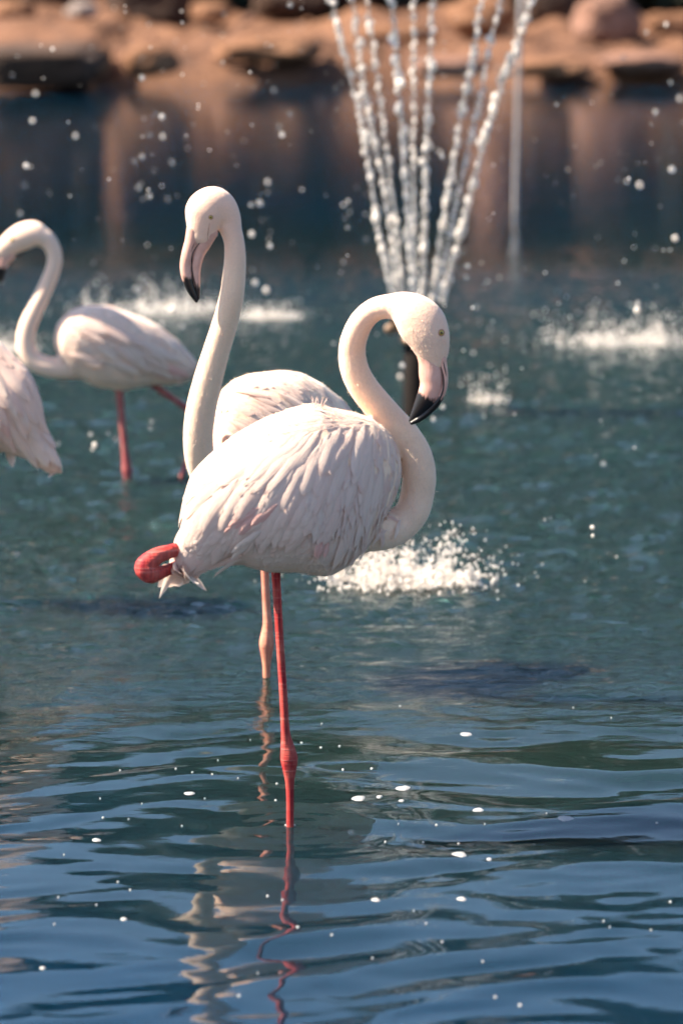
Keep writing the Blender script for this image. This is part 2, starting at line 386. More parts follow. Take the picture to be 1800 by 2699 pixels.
def boulder(name, px, py, d, wpx, hpx, mat, label, seed, dep=.8, cat='boulder', sub=4, lump=.22, boxy=1.0):
    c = W(px, py, d); s = sc(d, py); bm = bmesh.new(); bmesh.ops.create_icosphere(bm, subdivisions=sub, radius=1)
    a, b_ = wpx / 2 / s, hpx / 2 / s
    for v in bm.verts:
        p = v.co.copy(); k = 1 + lump * 2 * fbm(p * 1.1 + Vector((seed * 7.1, 0, 0)), 4)
        if boxy != 1: p = Vector([math.copysign(abs(t) ** boxy, t) for t in p]) * .86
        v.co = Vector((p.x * k * a, p.y * k * a * dep, p.z * k * b_))
    me = bpy.data.meshes.new(name); bm.to_mesh(me); bm.free(); me.polygons.foreach_set('use_smooth', [True] * len(me.polygons)); me.materials.append(mat)
    o = bpy.data.objects.new(name, me); COL.objects.link(o); o.location = c; tag(o, label, cat, 'boulders on the far bank'); return o
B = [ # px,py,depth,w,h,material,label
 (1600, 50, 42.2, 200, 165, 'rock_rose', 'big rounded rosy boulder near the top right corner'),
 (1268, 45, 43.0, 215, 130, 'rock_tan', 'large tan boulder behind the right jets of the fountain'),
 (1448, 20, 44.5, 170, 210, 'rock_brown_shade', 'tall shade-darkened brown rock between the tan and the rosy boulder'),
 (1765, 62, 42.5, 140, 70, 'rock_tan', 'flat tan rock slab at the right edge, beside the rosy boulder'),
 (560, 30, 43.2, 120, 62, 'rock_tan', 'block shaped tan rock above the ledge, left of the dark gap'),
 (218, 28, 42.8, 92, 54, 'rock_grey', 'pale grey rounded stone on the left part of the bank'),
 (395, 5, 45.0, 250, 150, 'rock_brown_shade', 'broad shade-darkened brown rock between the grey stone and tan block'),
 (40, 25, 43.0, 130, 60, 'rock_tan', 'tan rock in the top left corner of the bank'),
 (120, -5, 45.5, 150, 120, 'rock_brown_shade', 'shade-darkened rock behind the corner stone on the left'),
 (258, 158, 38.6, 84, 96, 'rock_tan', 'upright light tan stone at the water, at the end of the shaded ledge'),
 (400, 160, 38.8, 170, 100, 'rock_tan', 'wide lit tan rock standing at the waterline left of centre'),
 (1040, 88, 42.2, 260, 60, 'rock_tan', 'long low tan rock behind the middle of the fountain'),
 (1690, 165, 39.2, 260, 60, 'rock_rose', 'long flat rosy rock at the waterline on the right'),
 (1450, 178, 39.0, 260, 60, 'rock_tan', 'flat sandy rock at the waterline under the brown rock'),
 (760, 0, 46.0, 240, 110, 'rock_brown_shade', 'shade-darkened brown rock left of the fountain top'),
 (930, -25, 46.5, 200, 110, 'rock_brown_shade', 'shade-darkened brown rock hidden behind the top of the jets'),
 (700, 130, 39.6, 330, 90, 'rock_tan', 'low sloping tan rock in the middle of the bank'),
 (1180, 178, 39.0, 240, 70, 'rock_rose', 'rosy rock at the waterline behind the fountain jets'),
 (95, 178, 37.7, 400, 140, 'rock_shaded', 'rock mass with shade painted dark brown at the waterline on the left')]
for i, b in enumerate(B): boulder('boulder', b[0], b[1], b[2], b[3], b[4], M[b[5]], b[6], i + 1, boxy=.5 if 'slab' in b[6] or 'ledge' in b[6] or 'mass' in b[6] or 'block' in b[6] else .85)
rs = random.Random(11)
def place(px, py):
    a_ = 'high up' if py < 90 else ('half way down' if py < 150 else 'close to the waterline')
    b_ = 'at the left edge' if px < 220 else 'left of the tall flamingo' if px < 480 else 'above the tall flamingo' if px < 700 else 'left of the jets' if px < 880 else 'behind the left jets' if px < 1080 else 'behind the right jets' if px < 1320 else 'just right of the jets' if px < 1560 else 'near the right edge'
    return a_ + ' ' + b_
for i in range(46):
    py = rs.uniform(45, 205); px = rs.uniform(-20, 1820); sz = rs.uniform(14, 46); mk = rs.choice(['rock_tan', 'rock_rose', 'rock_brown_shade', 'rock_brown_shade', 'rock_grey'])
    boulder('stone', px, py, 42.8 - (py - 45) / 160 * 4.0, sz, sz * rs.uniform(.4, .75), M[mk], 'small ' + {'rock_tan': 'tan', 'rock_rose': 'rosy', 'rock_brown_shade': 'brown', 'rock_grey': 'grey'}.get(mk, '') + ' stone on the bank, ' + place(px, py), 60 + i, cat='stone', sub=2, boxy=.8)
    bpy.context.scene.collection.objects[-1]['group'] = 'rubble stones on the far bank'
# rocks higher up the bank, outside the frame but mirrored in the pond
boulder('boulder', 1310, -150, 45.5, 150, 330, M['rock_rose'], 'tall rosy standing rock whose reflection crosses the pond beside the fountain', 41)
boulder('boulder', 310, -110, 46.0, 75, 260, M['rock_tan'], 'tall tan rock above the left bank, mirrored in the pond', 42)

def tree(x, y, h, cr, seed, label, col, low=.35, name='leafy_tree', cat='tree', grp='trees on the far bank'):
    rd = random.Random(seed); z0 = gz(x, y) - .1; t = empty(name, (x, y, z0)); tag(t, label, cat, grp)
    a = Acc()
    def limb(p, q, r0, r1):
        rings = []; dd = (q - p).normalized(); u = dd.orthogonal().normalized(); v_ = dd.cross(u)
        for k in range(6):
            f = k / 5; c = p.lerp(q, f) + Vector((rd.uniform(-1, 1), rd.uniform(-1, 1), 0)) * .03 * h * (0 < k < 5) * .3; r = r0 + (r1 - r0) * f
            rings.append(np.array([c + (u * math.cos(g) + v_ * math.sin(g)) * r for g in np.linspace(0, 6.283, 8, endpoint=False)]))
        V, F = loft(rings); a.add(V, F, (.10, .06, .035))
    top = Vector((x, y, z0 + h * .62)); limb(Vector((x, y, z0)), top, .026 * h, .014 * h)
    cl = []
    for k in range(24):
        g = rd.uniform(0, 6.28); e = rd.uniform(.0, 1); q = Vector((x + math.cos(g) * cr * rd.uniform(.3, .8), y + math.sin(g) * cr * rd.uniform(.3, .8), z0 + h * (low + (.95 - low) * e)))
        limb(Vector((x, y, z0 + h * rd.uniform(.15, .5))), q, .009 * h, .003 * h); cl.append((q, cr * rd.uniform(.32, .6)))
    a.obj('trunk', M['bark'], t)
    n = int((3600 if low > .2 else 3800) * cr); c = Acc(); Vs = []; Fs = []; Ts = []
    for k in range(n):
        q, r = cl[rd.randrange(len(cl))]; dv = Vector((rd.gauss(0, 1), rd.gauss(0, 1), rd.gauss(0, .8))).normalized() * r * rd.random() ** .4
        p = q + dv; u = Vector((rd.gauss(0, 1), rd.gauss(0, 1), rd.gauss(0, 1))).normalized(); v_ = u.orthogonal().normalized(); L_ = rd.uniform(.10, .21) * (1.25 if h > 5 else 1)
        i = len(Vs); Vs += [p - u * L_, p + v_ * L_ * .45, p + u * L_, p - v_ * L_ * .45]; Fs.append((i, i + 1, i + 2, i + 3)); k_ = rd.uniform(.6, 1.35)
        Ts += [[col[0] * k_, col[1] * k_, col[2] * k_]] * 4
    c.add(np.array([tuple(v) for v in Vs]), Fs, np.array(Ts)); c.obj('crown', M['leaf'], t, smooth=False)
TL = ['left of the tan standing rock', 'right of the tan rock', 'above the shaded rocks', 'left of the jets', 'yellowish, behind the jets', 'behind the rosy boulder', 'behind the right slab', 'at the right edge', 'outside the left edge', 'outside the right edge', 'far left', 'far right', 'back row, left', 'back row, right']
for i, (x, y, h, cr) in enumerate([(-4.6, 50, 6.6, 1.8), (-2.9, 52, 5.2, 1.6), (-1.4, 50.5, 6.9, 1.8), (-.1, 52, 5.6, 1.5), (1.15, 48.6, 2.6, .9), (2.4, 51.5, 6.4, 1.8), (4.1, 50.5, 5.0, 1.5), (5.9, 52, 6.8, 1.8), (-7.2, 53, 7.4, 2.0), (8.4, 53, 7.2, 2.0), (-10.6, 54, 6.6, 2.0), (11.6, 54, 6.8, 2.0), (-2.2, 57, 8.4, 2.2), (3.4, 57.5, 7.9, 2.2)]):
    tree(x, y, h * (1.5 if i != 4 else 1), cr * (1.25 if i != 4 else 1), 100 + i, 'dark bushy tree mirrored in the pond, ' + TL[i], (.016, .028, .010) if i != 4 else (.13, .12, .012))

for i, x in enumerate(np.linspace(-8.5, 8.8, 13)):
    rr = random.Random(60 + i); tree(x + rr.uniform(-.3, .3), 47.6 + rr.uniform(-.5, .8) + .02 * x * x, rr.uniform(2.3, 3.7), rr.uniform(1.15, 1.5), 160 + i, 'dense low shrub on the far bank, ' + ['first', 'second', 'third', 'fourth', 'fifth', 'sixth', 'seventh', 'eighth', 'ninth', 'tenth', 'eleventh', 'twelfth', 'last'][i] + ' from the left', (.014, .022, .010), .08, 'shrub', 'shrub', 'shrubs on the far bank')

# ------------------------------------------------------------------ flamingo builder
def poly_body(poly, A, Bp, dA, dB, thick, n=46, seg=36, rmax=1.0):
    P = np.array(poly, float); A = np.array(A, float); Bp = np.array(Bp, float); ax = Bp - A; Ln = np.linalg.norm(ax); ax /= Ln; nn = np.array((ax[1], -ax[0]))
    rings = []
    ts = .5 - .5 * np.cos(np.linspace(.06, math.pi - .06, n))
    for t in ts:
        c = A + ax * Ln * t; hits = []
        for i in range(len(P)):
            a, b = P[i], P[(i + 1) % len(P)]; e = b - a; den = nn[0] * e[1] - nn[1] * e[0]
            if abs(den) < 1e-9: continue
            k = ((a - c)[0] * e[1] - (a - c)[1] * e[0]) / den; m = ((a - c)[0] * nn[1] - (a - c)[1] * nn[0]) / den
            if 0 <= m < 1: hits.append(k)
        if len(hits) < 2: continue
        u, dn = max(hits), min(hits); h = (u - dn) / 2; cc = c + nn * (u + dn) / 2; d = dA + (dB - dA) * t; s = sc(d)
        wd = h / s * (thick(t) if callable(thick) else thick)
        C = np.array(W(cc[0], cc[1], d)); Un = np.array(W(*(cc + nn * h), d)) - C
        th = np.linspace(0, 2 * math.pi, seg, endpoint=False)
        rings.append(C + np.outer(np.cos(th), Un) + np.outer(np.sin(th) * wd, np.array((0, 1.0, 0))))
    return loft(rings)
def remeshed(name, pieces, mat, parent, voxel, tintfn, it=6):
    V = []; F = []; n = 0
    for v, f in pieces: V.append(v); F += [tuple(i + n for i in q) for q in f]; n += len(v)
    me = bpy.data.meshes.new('tmp'); me.from_pydata(np.concatenate(V).tolist(), [], F)
    o = bpy.data.objects.new('tmp', me); COL.objects.link(o)
    bm = bmesh.new(); bm.from_mesh(me); bmesh.ops.recalc_face_normals(bm, faces=bm.faces); bm.to_mesh(me); bm.free()
    r = o.modifiers.new('r', 'REMESH'); r.mode = 'VOXEL'; r.voxel_size = voxel
    s = o.modifiers.new('s', 'SMOOTH'); s.factor = .5; s.iterations = it
    dg = bpy.context.evaluated_depsgraph_get(); ev = o.evaluated_get(dg); m2 = bpy.data.meshes.new_from_object(ev)
    nv = len(m2.vertices); co_ = np.zeros(nv * 3); m2.vertices.foreach_get('co', co_); co_ = co_.reshape(-1, 3)
    Fq = [tuple(p.vertices) for p in m2.polygons]
    bpy.data.objects.remove(o); bpy.data.meshes.remove(me); bpy.data.meshes.remove(m2)
    ob = mesh_obj(name, co_, Fq, mat, parent, True, {'tint': tintfn(co_)})
    return ob, BVHTree.FromPolygons([Vector(v) for v in co_], Fq)
def cast(bvh, px, py, near=True, D=8.0):
    r = ray(px, py).normalized(); o = Vector((0, 0, CAMH))
    if near: h = bvh.ray_cast(o, r)
    else: h = bvh.ray_cast(o + r * (D + 4), -r)
    return (h[0], h[1]) if h[0] else (None, None)
def pdir(p, dx, dy):                    # world direction of an image direction, seen at p's depth
    return (Vector((1, 0, 0)) * dx + Vector((0, sp, cp)) * -dy).normalized()
def feather(bvh, p, n, d, L, wd, tint, lift=.004, h0=.0012, camber=.18, droop=.0, ns=9, na=5, spread=1.0, tipc=None, follow=.8, blunt=.0):
    """One vane lying on the plumage: follows the surface from root p along d; returns V, F, tint, uv."""
    V = []; U = []; T = []; step = L / (ns - 1); q = p.copy(); d = (d - n * d.dot(n)).normalized(); nn = n.copy()
    bend = random.uniform(-.22, .22)
    for i in range(ns):
        t = i / (ns - 1); hh = h0 + lift * t
        loc, nor, _, dist = bvh.find_nearest(q)
        if loc is not None:
            sgn = (q - loc).dot(nor)
            if sgn < hh or dist < .012: q = q.lerp(loc + nor * hh, follow if sgn >= hh else 1.0); nn = nn.lerp(nor, .6).normalized()
        side = d.cross(nn).normalized()
        prof = (math.sin(min(1, t / .45) * math.pi / 2) ** .7) * ((1 - max(0, (t - .55) / .45) ** (2.2 + blunt)) ** .75 if t < 1 else 0)
        hw = wd * .5 * (.12 + .88 * prof) if 0 < t < 1 else wd * (.07 if t == 0 else .02)
        for j in range(na):
            u = j / (na - 1) * 2 - 1
            V.append(q + side * (u * hw) - nn * (abs(u) ** 1.7 * hw * camber * 2) + nn * (.0006 * math.sin(u * 3 + i)))
            U.append((u, t * L / .10)); k = t if tipc is not None else 0
            T.append([tint[c] * (1 - k) + (tipc[c] if tipc is not None else 0) * k for c in range(3)])
        d = (d + side * bend * .10 + Vector((0, 0, -1)) * droop / ns); d = (d - nn * d.dot(nn) * .75).normalized(); q = q + d * step
    F = [(i * na + j, i * na + j + 1, (i + 1) * na + j + 1, (i + 1) * na + j) for i in range(ns - 1) for j in range(na - 1)]
    return np.array([tuple(v) for v in V]), F, np.array(T), np.array(U)
WHITE = (.93, .78, .66); BLUSH = (.91, .64, .53); PINK = (.84, .40, .35); CREAM = (.90, .645, .455)
def mixt(a, b, t): return tuple(a[i] * (1 - t) + b[i] * t for i in range(3))
def clothe(parent, bvh, D, inside, field, step, Lfn, nside, big, seed, tintfn, wr=.42, lift=.0028):
    """Small contour feathers as one part, then the long ones as parts of their own."""
    random.seed(seed); a = Acc(); s = sc(D)
    P = np.array(inside); x0, y0 = P.min(0); x1, y1 = P.max(0)
    for near in nside:
        xs_ = np.arange(x0, x1, step)
        for i, x in enumerate(xs_):
            for y in np.arange(y0, y1, step * .8):
                px, py = x + random.uniform(-.5, .5) * step, y + random.uniform(-.5, .5) * step
                p, n = cast(bvh, px, py, near, D)
                if p is None or abs(p.y - D) > .5 or not pip(px, py, P): continue
                dx, dy = field(px, py); L = Lfn(px, py) * random.uniform(.75, 1.25) / s
                dv = pdir(p, dx, dy) + Vector((random.gauss(0, .10), random.gauss(0, .10), random.gauss(0, .10)))
                a.add(*feather(bvh, p, n, dv, L, L * wr * random.uniform(.8, 1.2), tintfn(px, py), lift * random.uniform(.4, 1.0), h0=.0006, ns=7, na=3))
    o = a.obj('small_feathers', M['feather'], parent); o['kind'] = 'stuff'
    for g in big:
        for near in nside:
            for (px, py, dx, dy, Lp, wp, tint, kw) in g:
                p, n = cast(bvh, px, py, near, D)
                if p is None: continue
                b = Acc(); b.add(*feather(bvh, p, n, pdir(p, dx, dy), Lp / s, wp / s, tint, **kw)); b.obj('feather', M['feather'], parent)
def pip(x, y, P):
    c = False; j = len(P) - 1
    for i in range(len(P)):
        if ((P[i][1] > y) != (P[j][1] > y)) and (x < (P[j][0] - P[i][0]) * (y - P[i][1]) / (P[j][1] - P[i][1]) + P[i][0]): c = not c
        j = i
    return c
def fuzz(parent, ob, bvh, n, L, seed, keep=None, tint=CREAM):
    """Wispy down: hair-thin blades standing off the skin."""
    rd = np.random.default_rng(seed); me = ob.data; org = np.array(ob.parent.matrix_basis.translation)
    nf = len(me.polygons); ar = np.zeros(nf); me.polygons.foreach_get('area', ar); ce = np.zeros(nf * 3); me.polygons.foreach_get('center', ce); ce = ce.reshape(-1, 3) + org
    no = np.zeros(nf * 3); me.polygons.foreach_get('normal', no); no = no.reshape(-1, 3)
    if keep is not None: ar = ar * keep(ce)
    ix = rd.choice(nf, n, p=ar / ar.sum()); c = ce[ix] + rd.normal(0, .001, (n, 3)); nn = no[ix]
    down = np.array((0, 0, -1.0)); tn = down - nn * (nn @ down)[:, None] + rd.normal(0, .35, (n, 3)); tn /= np.linalg.norm(tn, axis=1)[:, None]
    l = L * rd.uniform(.5, 1.3, n)[:, None]; sd = np.cross(nn, tn); sd /= np.linalg.norm(sd, axis=1)[:, None] + 1e-9; w_ = .00055
    tip = c + (tn * .95 + nn * .28) * l; V = np.stack([c - sd * w_, c + sd * w_, tip], 1).reshape(-1, 3)
    F = np.arange(n * 3).reshape(-1, 3)
    T = np.repeat(np.array(tint)[None] * rd.uniform(.85, 1.1, (n, 1)), 3, axis=0)
    o = mesh_obj('down', V, F, M['down'], parent, True, {'tint': T}); o['kind'] = 'stuff'
def tube_on(parent, name, mat, bvh, pts, rpx, D, lift=.0, n=30):
    s = sc(D); Q = catmull([(a, b, c) for a, b, c in pts], n); C = []
    for q in Q:
        p, nr = cast(bvh, q[0], q[1])
        if p is not None: C.append((np.array(p + nr * lift), q[2] * rpx / s))
    if len(C) < 3: return
    P = np.array([c[0] for c in C]); tg = np.gradient(P, axis=0); rings = []
    for i in range(len(P)):
        t = tg[i] / (np.linalg.norm(tg[i]) + 1e-9); b = np.array((0, 1., 0)); b -= t * b.dot(t); b /= np.linalg.norm(b); nn = np.cross(t, b); th = np.linspace(0, 6.283, 8, endpoint=False)
        rings.append(P[i] + np.outer(np.cos(th) * C[i][1], nn) + np.outer(np.sin(th) * C[i][1], b))
    V, F = loft(rings); mesh_obj(name, V, F, mat, parent)
def ball(name, mat, parent, c, r, squash=(1, 1, 1), sub=3):
    bm = bmesh.new(); bmesh.ops.create_icosphere(bm, subdivisions=sub, radius=r)
    V = np.array([tuple(v.co) for v in bm.verts]) * np.array(squash) + np.array(c); F = [tuple(v.index for v in f.verts) for f in bm.faces]; bm.free()
    return V, F
def eye(parent, bvh, px, py, rpx, D):
    s = sc(D); p, n = cast(bvh, px, py)
    if p is None: return
    r = rpx / s
    V, F = ball('e', None, None, p - n * r * .45, r, sub=3); e = mesh_obj('eye', V, F, M['iris'], parent)
    V, F = ball('p', None, None, p - n * r * .45 + (Vector((0, -1, .1)).normalized() * .45 + n * .55).normalized() * r * .82, r * .44, sub=2)
    pu = mesh_obj('pupil', V, F, M['pupil'], None, base=(0, 0, 0)); pu.parent = e; pu.location = -parent.matrix_basis.translation
    u = n.orthogonal().normalized(); v = n.cross(u); rings = []
    for a in np.linspace(0, 6.283, 20, endpoint=False):
        dv = u * math.cos(a) + v * math.sin(a); c = p + dv * r * 1.05
        rings.append(np.array([c + (dv * math.cos(b) + n * math.sin(b)) * r * .18 for b in np.linspace(0, 6.283, 8, endpoint=False)]))
    V = np.concatenate(rings); F = [(i * 8 + j, i * 8 + (j + 1) % 8, ((i + 1) % 20) * 8 + (j + 1) % 8, ((i + 1) % 20) * 8 + j) for i in range(20) for j in range(8)]
    mesh_obj('eyelid', V, F, M['lid'], parent)
def bill_part(parent, name, P, b0, b1, n=40, seg=18):
    V, F, t = sweep(P, n, seg); bl = (t - b0) / (b1 - b0) * .5
    o = mesh_obj(name, V, F, M['bill'], parent, attrs={'black': bl}); return (V, F)
def leg(parent, P, mat, n=70, seg=16, groove=.0):
    V, F, t = sweep(P, n, seg); return mesh_obj('leg', V, F, mat, parent)
def foot(parent, c, mat, s=1.0, ang=-1.2):
    """Webbed foot on the pond bed, under the water."""
    a = Acc()
    tips = [Vector((math.cos(ang + k), math.sin(ang + k), 0)) * .075 * s for k in (-.55, 0, .55)]
    for tp in tips:
        rings = []
        for f in np.linspace(0, 1, 7):
            p = c + tp * f + Vector((0, 0, .012 * (1 - f))); r = .007 * (1 - .6 * f)
            sd = Vector((-tp.y, tp.x, 0)).normalized(); rings.append(np.array([p + sd * math.cos(b) * r + Vector((0, 0, 1)) * math.sin(b) * r for b in np.linspace(0, 6.283, 8, endpoint=False)]))
        V, F = loft(rings); a.add(V, F)
    for i in (0, 1):
        a.add(np.array([c + Vector((0, 0, .004)), c + tips[i] * .85 + Vector((0, 0, .002)), c + (tips[i] + tips[i + 1]) * .36 + Vector((0, 0, .002)), c + tips[i + 1] * .85 + Vector((0, 0, .002))]), [(0, 1, 2, 3)])
    a.obj('foot', mat, parent)

# ================================================================== FRONT FLAMINGO
D1 = G(765, 2180).y
fb = empty('flamingo', G(765, 2180)); tag(fb, 'front pale pink flamingo with looped neck, standing on one bright red leg', 'flamingo', 'flamingos in the pond')
body1 = [(471, 1440), (482, 1372), (490, 1321), (511, 1252), (554, 1200), (597, 1163), (661, 1121), (726, 1090), (795, 1068), (838, 1064), (881, 1078), (929, 1085), (977, 1101), (1015, 1131), (1042, 1166), (1054, 1198), (1058, 1230), (1054, 1273), (1036, 1327), (1010, 1375), (972, 1439), (940, 1477), (902, 1504), (870, 1519), (822, 1512), (779, 1506), (715, 1507), (683, 1499), (635, 1485), (590, 1490), (545, 1500), (505, 1512), (484, 1510), (474, 1480)]
dt, dbr = D1 - .10, D1 + .11
bodyV = poly_body(body1, (468, 1470), (1064, 1222), dt, dbr, lambda t: .62 + .20 * min(1, t * 2.2))
neck1 = [(940, 1395, D1 + .07, 62, 1.0), (1000, 1402, D1 + .10, 50, 1.0), (1048, 1388, D1 + .125, 46, 1), (1085, 1350, D1 + .14, 45, 1), (1100, 1300, D1 + .15, 44.5, 1), (1104, 1250, D1 + .15, 45, 1), (1094, 1199, D1 + .15, 43.5, 1), (1066, 1150, D1 + .15, 42, 1), (1030, 1108, D1 + .15, 41, 1), (990, 1062, D1 + .145, 40, 1), (956, 1018, D1 + .14, 39, 1), (934, 972, D1 + .135, 37.5, 1), (928, 922, D1 + .13, 35.5, 1), (938, 878, D1 + .12, 34, 1), (959, 840, D1 + .11, 32, 1), (990, 815, D1 + .10, 31, 1), (1024, 807, D1 + .09, 32, 1)]
head1 = [(1010, 809, D1 + .095, 31, 1), (1035, 808, D1 + .088, 35, .95), (1060, 813, D1 + .08, 46, .84), (1088, 830, D1 + .07, 59, .74), (1112, 855, D1 + .065, 64, .70), (1128, 886, D1 + .06, 57.5, .70), (1137, 915, D1 + .058, 49, .68), (1142, 938, D1 + .056, 40, .66), (1144, 955, D1 + .055, 31, .64)]
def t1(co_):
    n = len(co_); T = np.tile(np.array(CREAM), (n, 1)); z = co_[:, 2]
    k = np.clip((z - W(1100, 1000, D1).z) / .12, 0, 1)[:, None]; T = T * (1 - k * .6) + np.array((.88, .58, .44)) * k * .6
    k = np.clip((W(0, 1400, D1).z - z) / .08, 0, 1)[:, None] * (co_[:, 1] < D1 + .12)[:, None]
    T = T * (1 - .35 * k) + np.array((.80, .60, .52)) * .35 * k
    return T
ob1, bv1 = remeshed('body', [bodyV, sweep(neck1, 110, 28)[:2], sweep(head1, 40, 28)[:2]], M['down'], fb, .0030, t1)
mx1 = [(1157, 896, D1 + .056, 16, .9), (1163, 925, D1 + .054, 12.5, 1.2), (1167, 955, D1 + .053, 10, 1.5), (1172, 985, D1 + .052, 8.5, 1.6), (1172, 1012, D1 + .051, 8, 1.6), (1164, 1038, D1 + .05, 9, 1.5), (1147, 1067, D1 + .049, 9.5, 1.3), (1124, 1089, D1 + .048, 9, 1.1), (1100, 1107, D1 + .047, 8, 1), (1084, 1115, D1 + .046, 5, 1)]
md1 = [(1130, 925, D1 + .056, 34, .62), (1134, 955, D1 + .055, 31, .64), (1136, 985, D1 + .054, 32, .66), (1138, 1010, D1 + .053, 31, .66), (1134, 1033, D1 + .052, 31, .66), (1122, 1056, D1 + .051, 28, .62), (1107, 1078, D1 + .05, 21, .6), (1094, 1096, D1 + .049, 14, .6), (1084, 1109, D1 + .048, 7.5, .6)]
m1 = bill_part(fb, 'upper_bill', mx1, .12, .60); m2 = bill_part(fb, 'lower_bill', md1, .0, .62)
def bvh_of(*ms):
    V = []; F = []; n = 0
    for v, f in ms: V += [Vector(x) for x in v]; F += [tuple(i + n for i in q) for q in f]; n += len(v)
    return BVHTree.FromPolygons(V, F)
bb1 = bvh_of(m1, m2)
tube_on(fb, 'mouth_line', M['dark'], bb1, [(1150, 934, .5), (1157, 956, .9), (1166, 982, 1.1), (1169, 1006, 1.3), (1167, 1028, 1.3), (1159, 1049, 1.3), (1145, 1068, 1.1), (1128, 1083, .9)], 1.9, D1)
tube_on(fb, 'nostril', M['dark'], bb1, [(1168, 953, .4), (1170, 964, 1), (1173, 977, 1), (1175, 990, .4)], 1.5, D1)
eye(fb, bv1, 1163, 877, 8.0, D1)
leg1 = [(724, 1470, D1 - .01, 15, 1), (728, 1525, D1 - .008, 11.5, 1), (736, 1660, D1 - .006, 10.4, 1), (745, 1795, D1 - .004, 10.4, 1), (752, 1921, D1 - .002, 11.5, 1), (757, 1962, D1, 17, .9), (762, 1998, D1, 23, .85), (763, 2028, D1, 18.5, .85), (764, 2062, D1, 11.8, 1), (765, 2110, D1, 10, 1), (765, 2175, D1, 10, 1), (764, 2260, D1, 9.5, 1), (762, 2420, D1, 9, 1)]
leg(fb, leg1, M['leg_red'], 120, 20)
foot(fb, W(762, 2425, D1), M['leg_red'])
lg2 = [(620, 1395, D1 - .02, 22, .9), (560, 1415, D1 - .05, 20, 1), (510, 1434, D1 - .075, 18, 1), (478, 1445, D1 - .095, 18, 1), (448, 1454, D1 - .12, 19, 1), (412, 1467, D1 - .135, 23, 1), (385, 1494, D1 - .14, 30, .9), (400, 1511, D1 - .138, 28, .95), (430, 1507, D1 - .13, 17, 1), (466, 1492, D1 - .105, 14.5, 1), (500, 1478, D1 - .08, 13, 1), (560, 1455, D1 - .05, 12, 1), (640, 1430, D1 - .01, 10, 1)]
leg(fb, lg2, M['leg_red'], 110, 20)
tube_w = None
# plumage
def f1(px, py):
    t = np.clip((px - 480) / 570, 0, 1); v = np.clip((py - 1080) / 420, 0, 1)
    dx, dy = -.80 + .42 * t, .45 + .62 * t
    if py < 1130: dx, dy = -.95, .28 + .3 * t
    if px < 640 and py > 1330: dx, dy = -.80, .60
    if py > 1430 and px > 640: dx, dy = -.95, .12
    l = math.hypot(dx, dy); return dx / l, dy / l
def L1(px, py):
    t = np.clip((px - 480) / 570, 0, 1); return 112 - 48 * t
def c1(px, py):
    k = random.random() * .75; c = mixt(WHITE, BLUSH, k)
    q = max(0, 1 - math.hypot((px - 645) / 80, (py - 1375) / 45)); c = mixt(c, PINK, min(.8, q * 1.3) * random.uniform(.4, 1))
    q = max(0, 1 - math.hypot((px - 1010) / 60, (py - 1270) / 80)); c = mixt(c, PINK, q * .5 * random.random())
    q = max(0, 1 - math.hypot((px - 520) / 90, (py - 1410) / 70)); c = mixt(c, PINK, q * .5 * random.random())
    return c
random.seed(21); sca = []; wing = []; tail = []; fl = []
for i in range(34):     # scapulars flowing from the back to the left and down
    t = i / 33; px = 985 - 420 * t + random.uniform(-12, 12); py = 1128 + 60 * t + random.uniform(-18, 40)
    sca.append((px, py, -.74 + random.uniform(-.08, .08) + .25 * (1 - t), .60 + .25 * (1 - t), random.uniform(170, 260), random.uniform(34, 50), mixt(WHITE, BLUSH, random.random() * .5), dict(camber=.10, lift=.006, droop=.15, ns=12, na=5)))
for i in range(34):     # long wing coverts hanging down the flank
    t = random.random(); px = 1015 - 320 * t + random.uniform(-14, 14); py = 1175 + 90 * random.random() + 25 * t
    wing.append((px, py, -.36 - .25 * t + random.uniform(-.08, .08), .86, random.uniform(180, 270), random.uniform(32, 48), mixt(WHITE, BLUSH, .1 + random.random() * .6), dict(camber=.10, lift=.007, droop=.1, ns=12, na=5, h0=.002)))
for i in range(20):     # rump and tertials
    t = random.random(); px = 720 - 190 * t; py = 1265 + 90 * t + random.uniform(-50, 60)
    wing.append((px, py, -.62, .78, random.uniform(150, 220), random.uniform(36, 52), mixt(WHITE, BLUSH, random.random() * .8), dict(camber=.10, lift=.007, droop=.2, ns=12, na=5, h0=.004)))
for i in range(16):     # tail
    px = 600 - 90 * random.random(); py = 1420 + 75 * random.random()
    tail.append((px, py, -.90, .36 + random.uniform(-.1, .25), random.uniform(80, 125), random.uniform(22, 32), mixt(WHITE, PINK, random.random() * .35), dict(lift=.008, droop=.25, ns=10, na=5, h0=.002, follow=.3)))
for (px, py) in [(648, 1365), (668, 1372), (690, 1360), (630, 1385), (655, 1388)]:
    fl.append((px + 40, py - 30, -.8, .55, random.uniform(75, 100), 30, mixt(PINK, BLUSH, .25), dict(lift=.006, ns=9, h0=.006)))
for (px, py, L_) in [(838, 1420, 60), (850, 1418, 70), (862, 1424, 55)]:
    fl.append((px, py, -.15, 1.0, L_ * .8, 16, mixt(PINK, BLUSH, .1), dict(lift=.008, ns=9, h0=.006)))
for (px, py, dx, dy, L_) in [(640, 1470, -.88, .30, 90), (700, 1392, -.85, .42, 110), (672, 1420, -.82, .5, 80)]:
    fl.append((px, py, dx, dy, L_, 8 + L_ * .10, WHITE, dict(lift=.016, ns=10, h0=.005, droop=.5, follow=.1)))
clothe(fb, bv1, D1, body1, f1, 17, L1, (True, False), [wing, sca, tail, fl], 31, c1)
fuzz(fb, ob1, bv1, 15000, .0050, 5, lambda c: np.where(c[:, 2] > W(0, 870, D1).z, .12, 1.0))
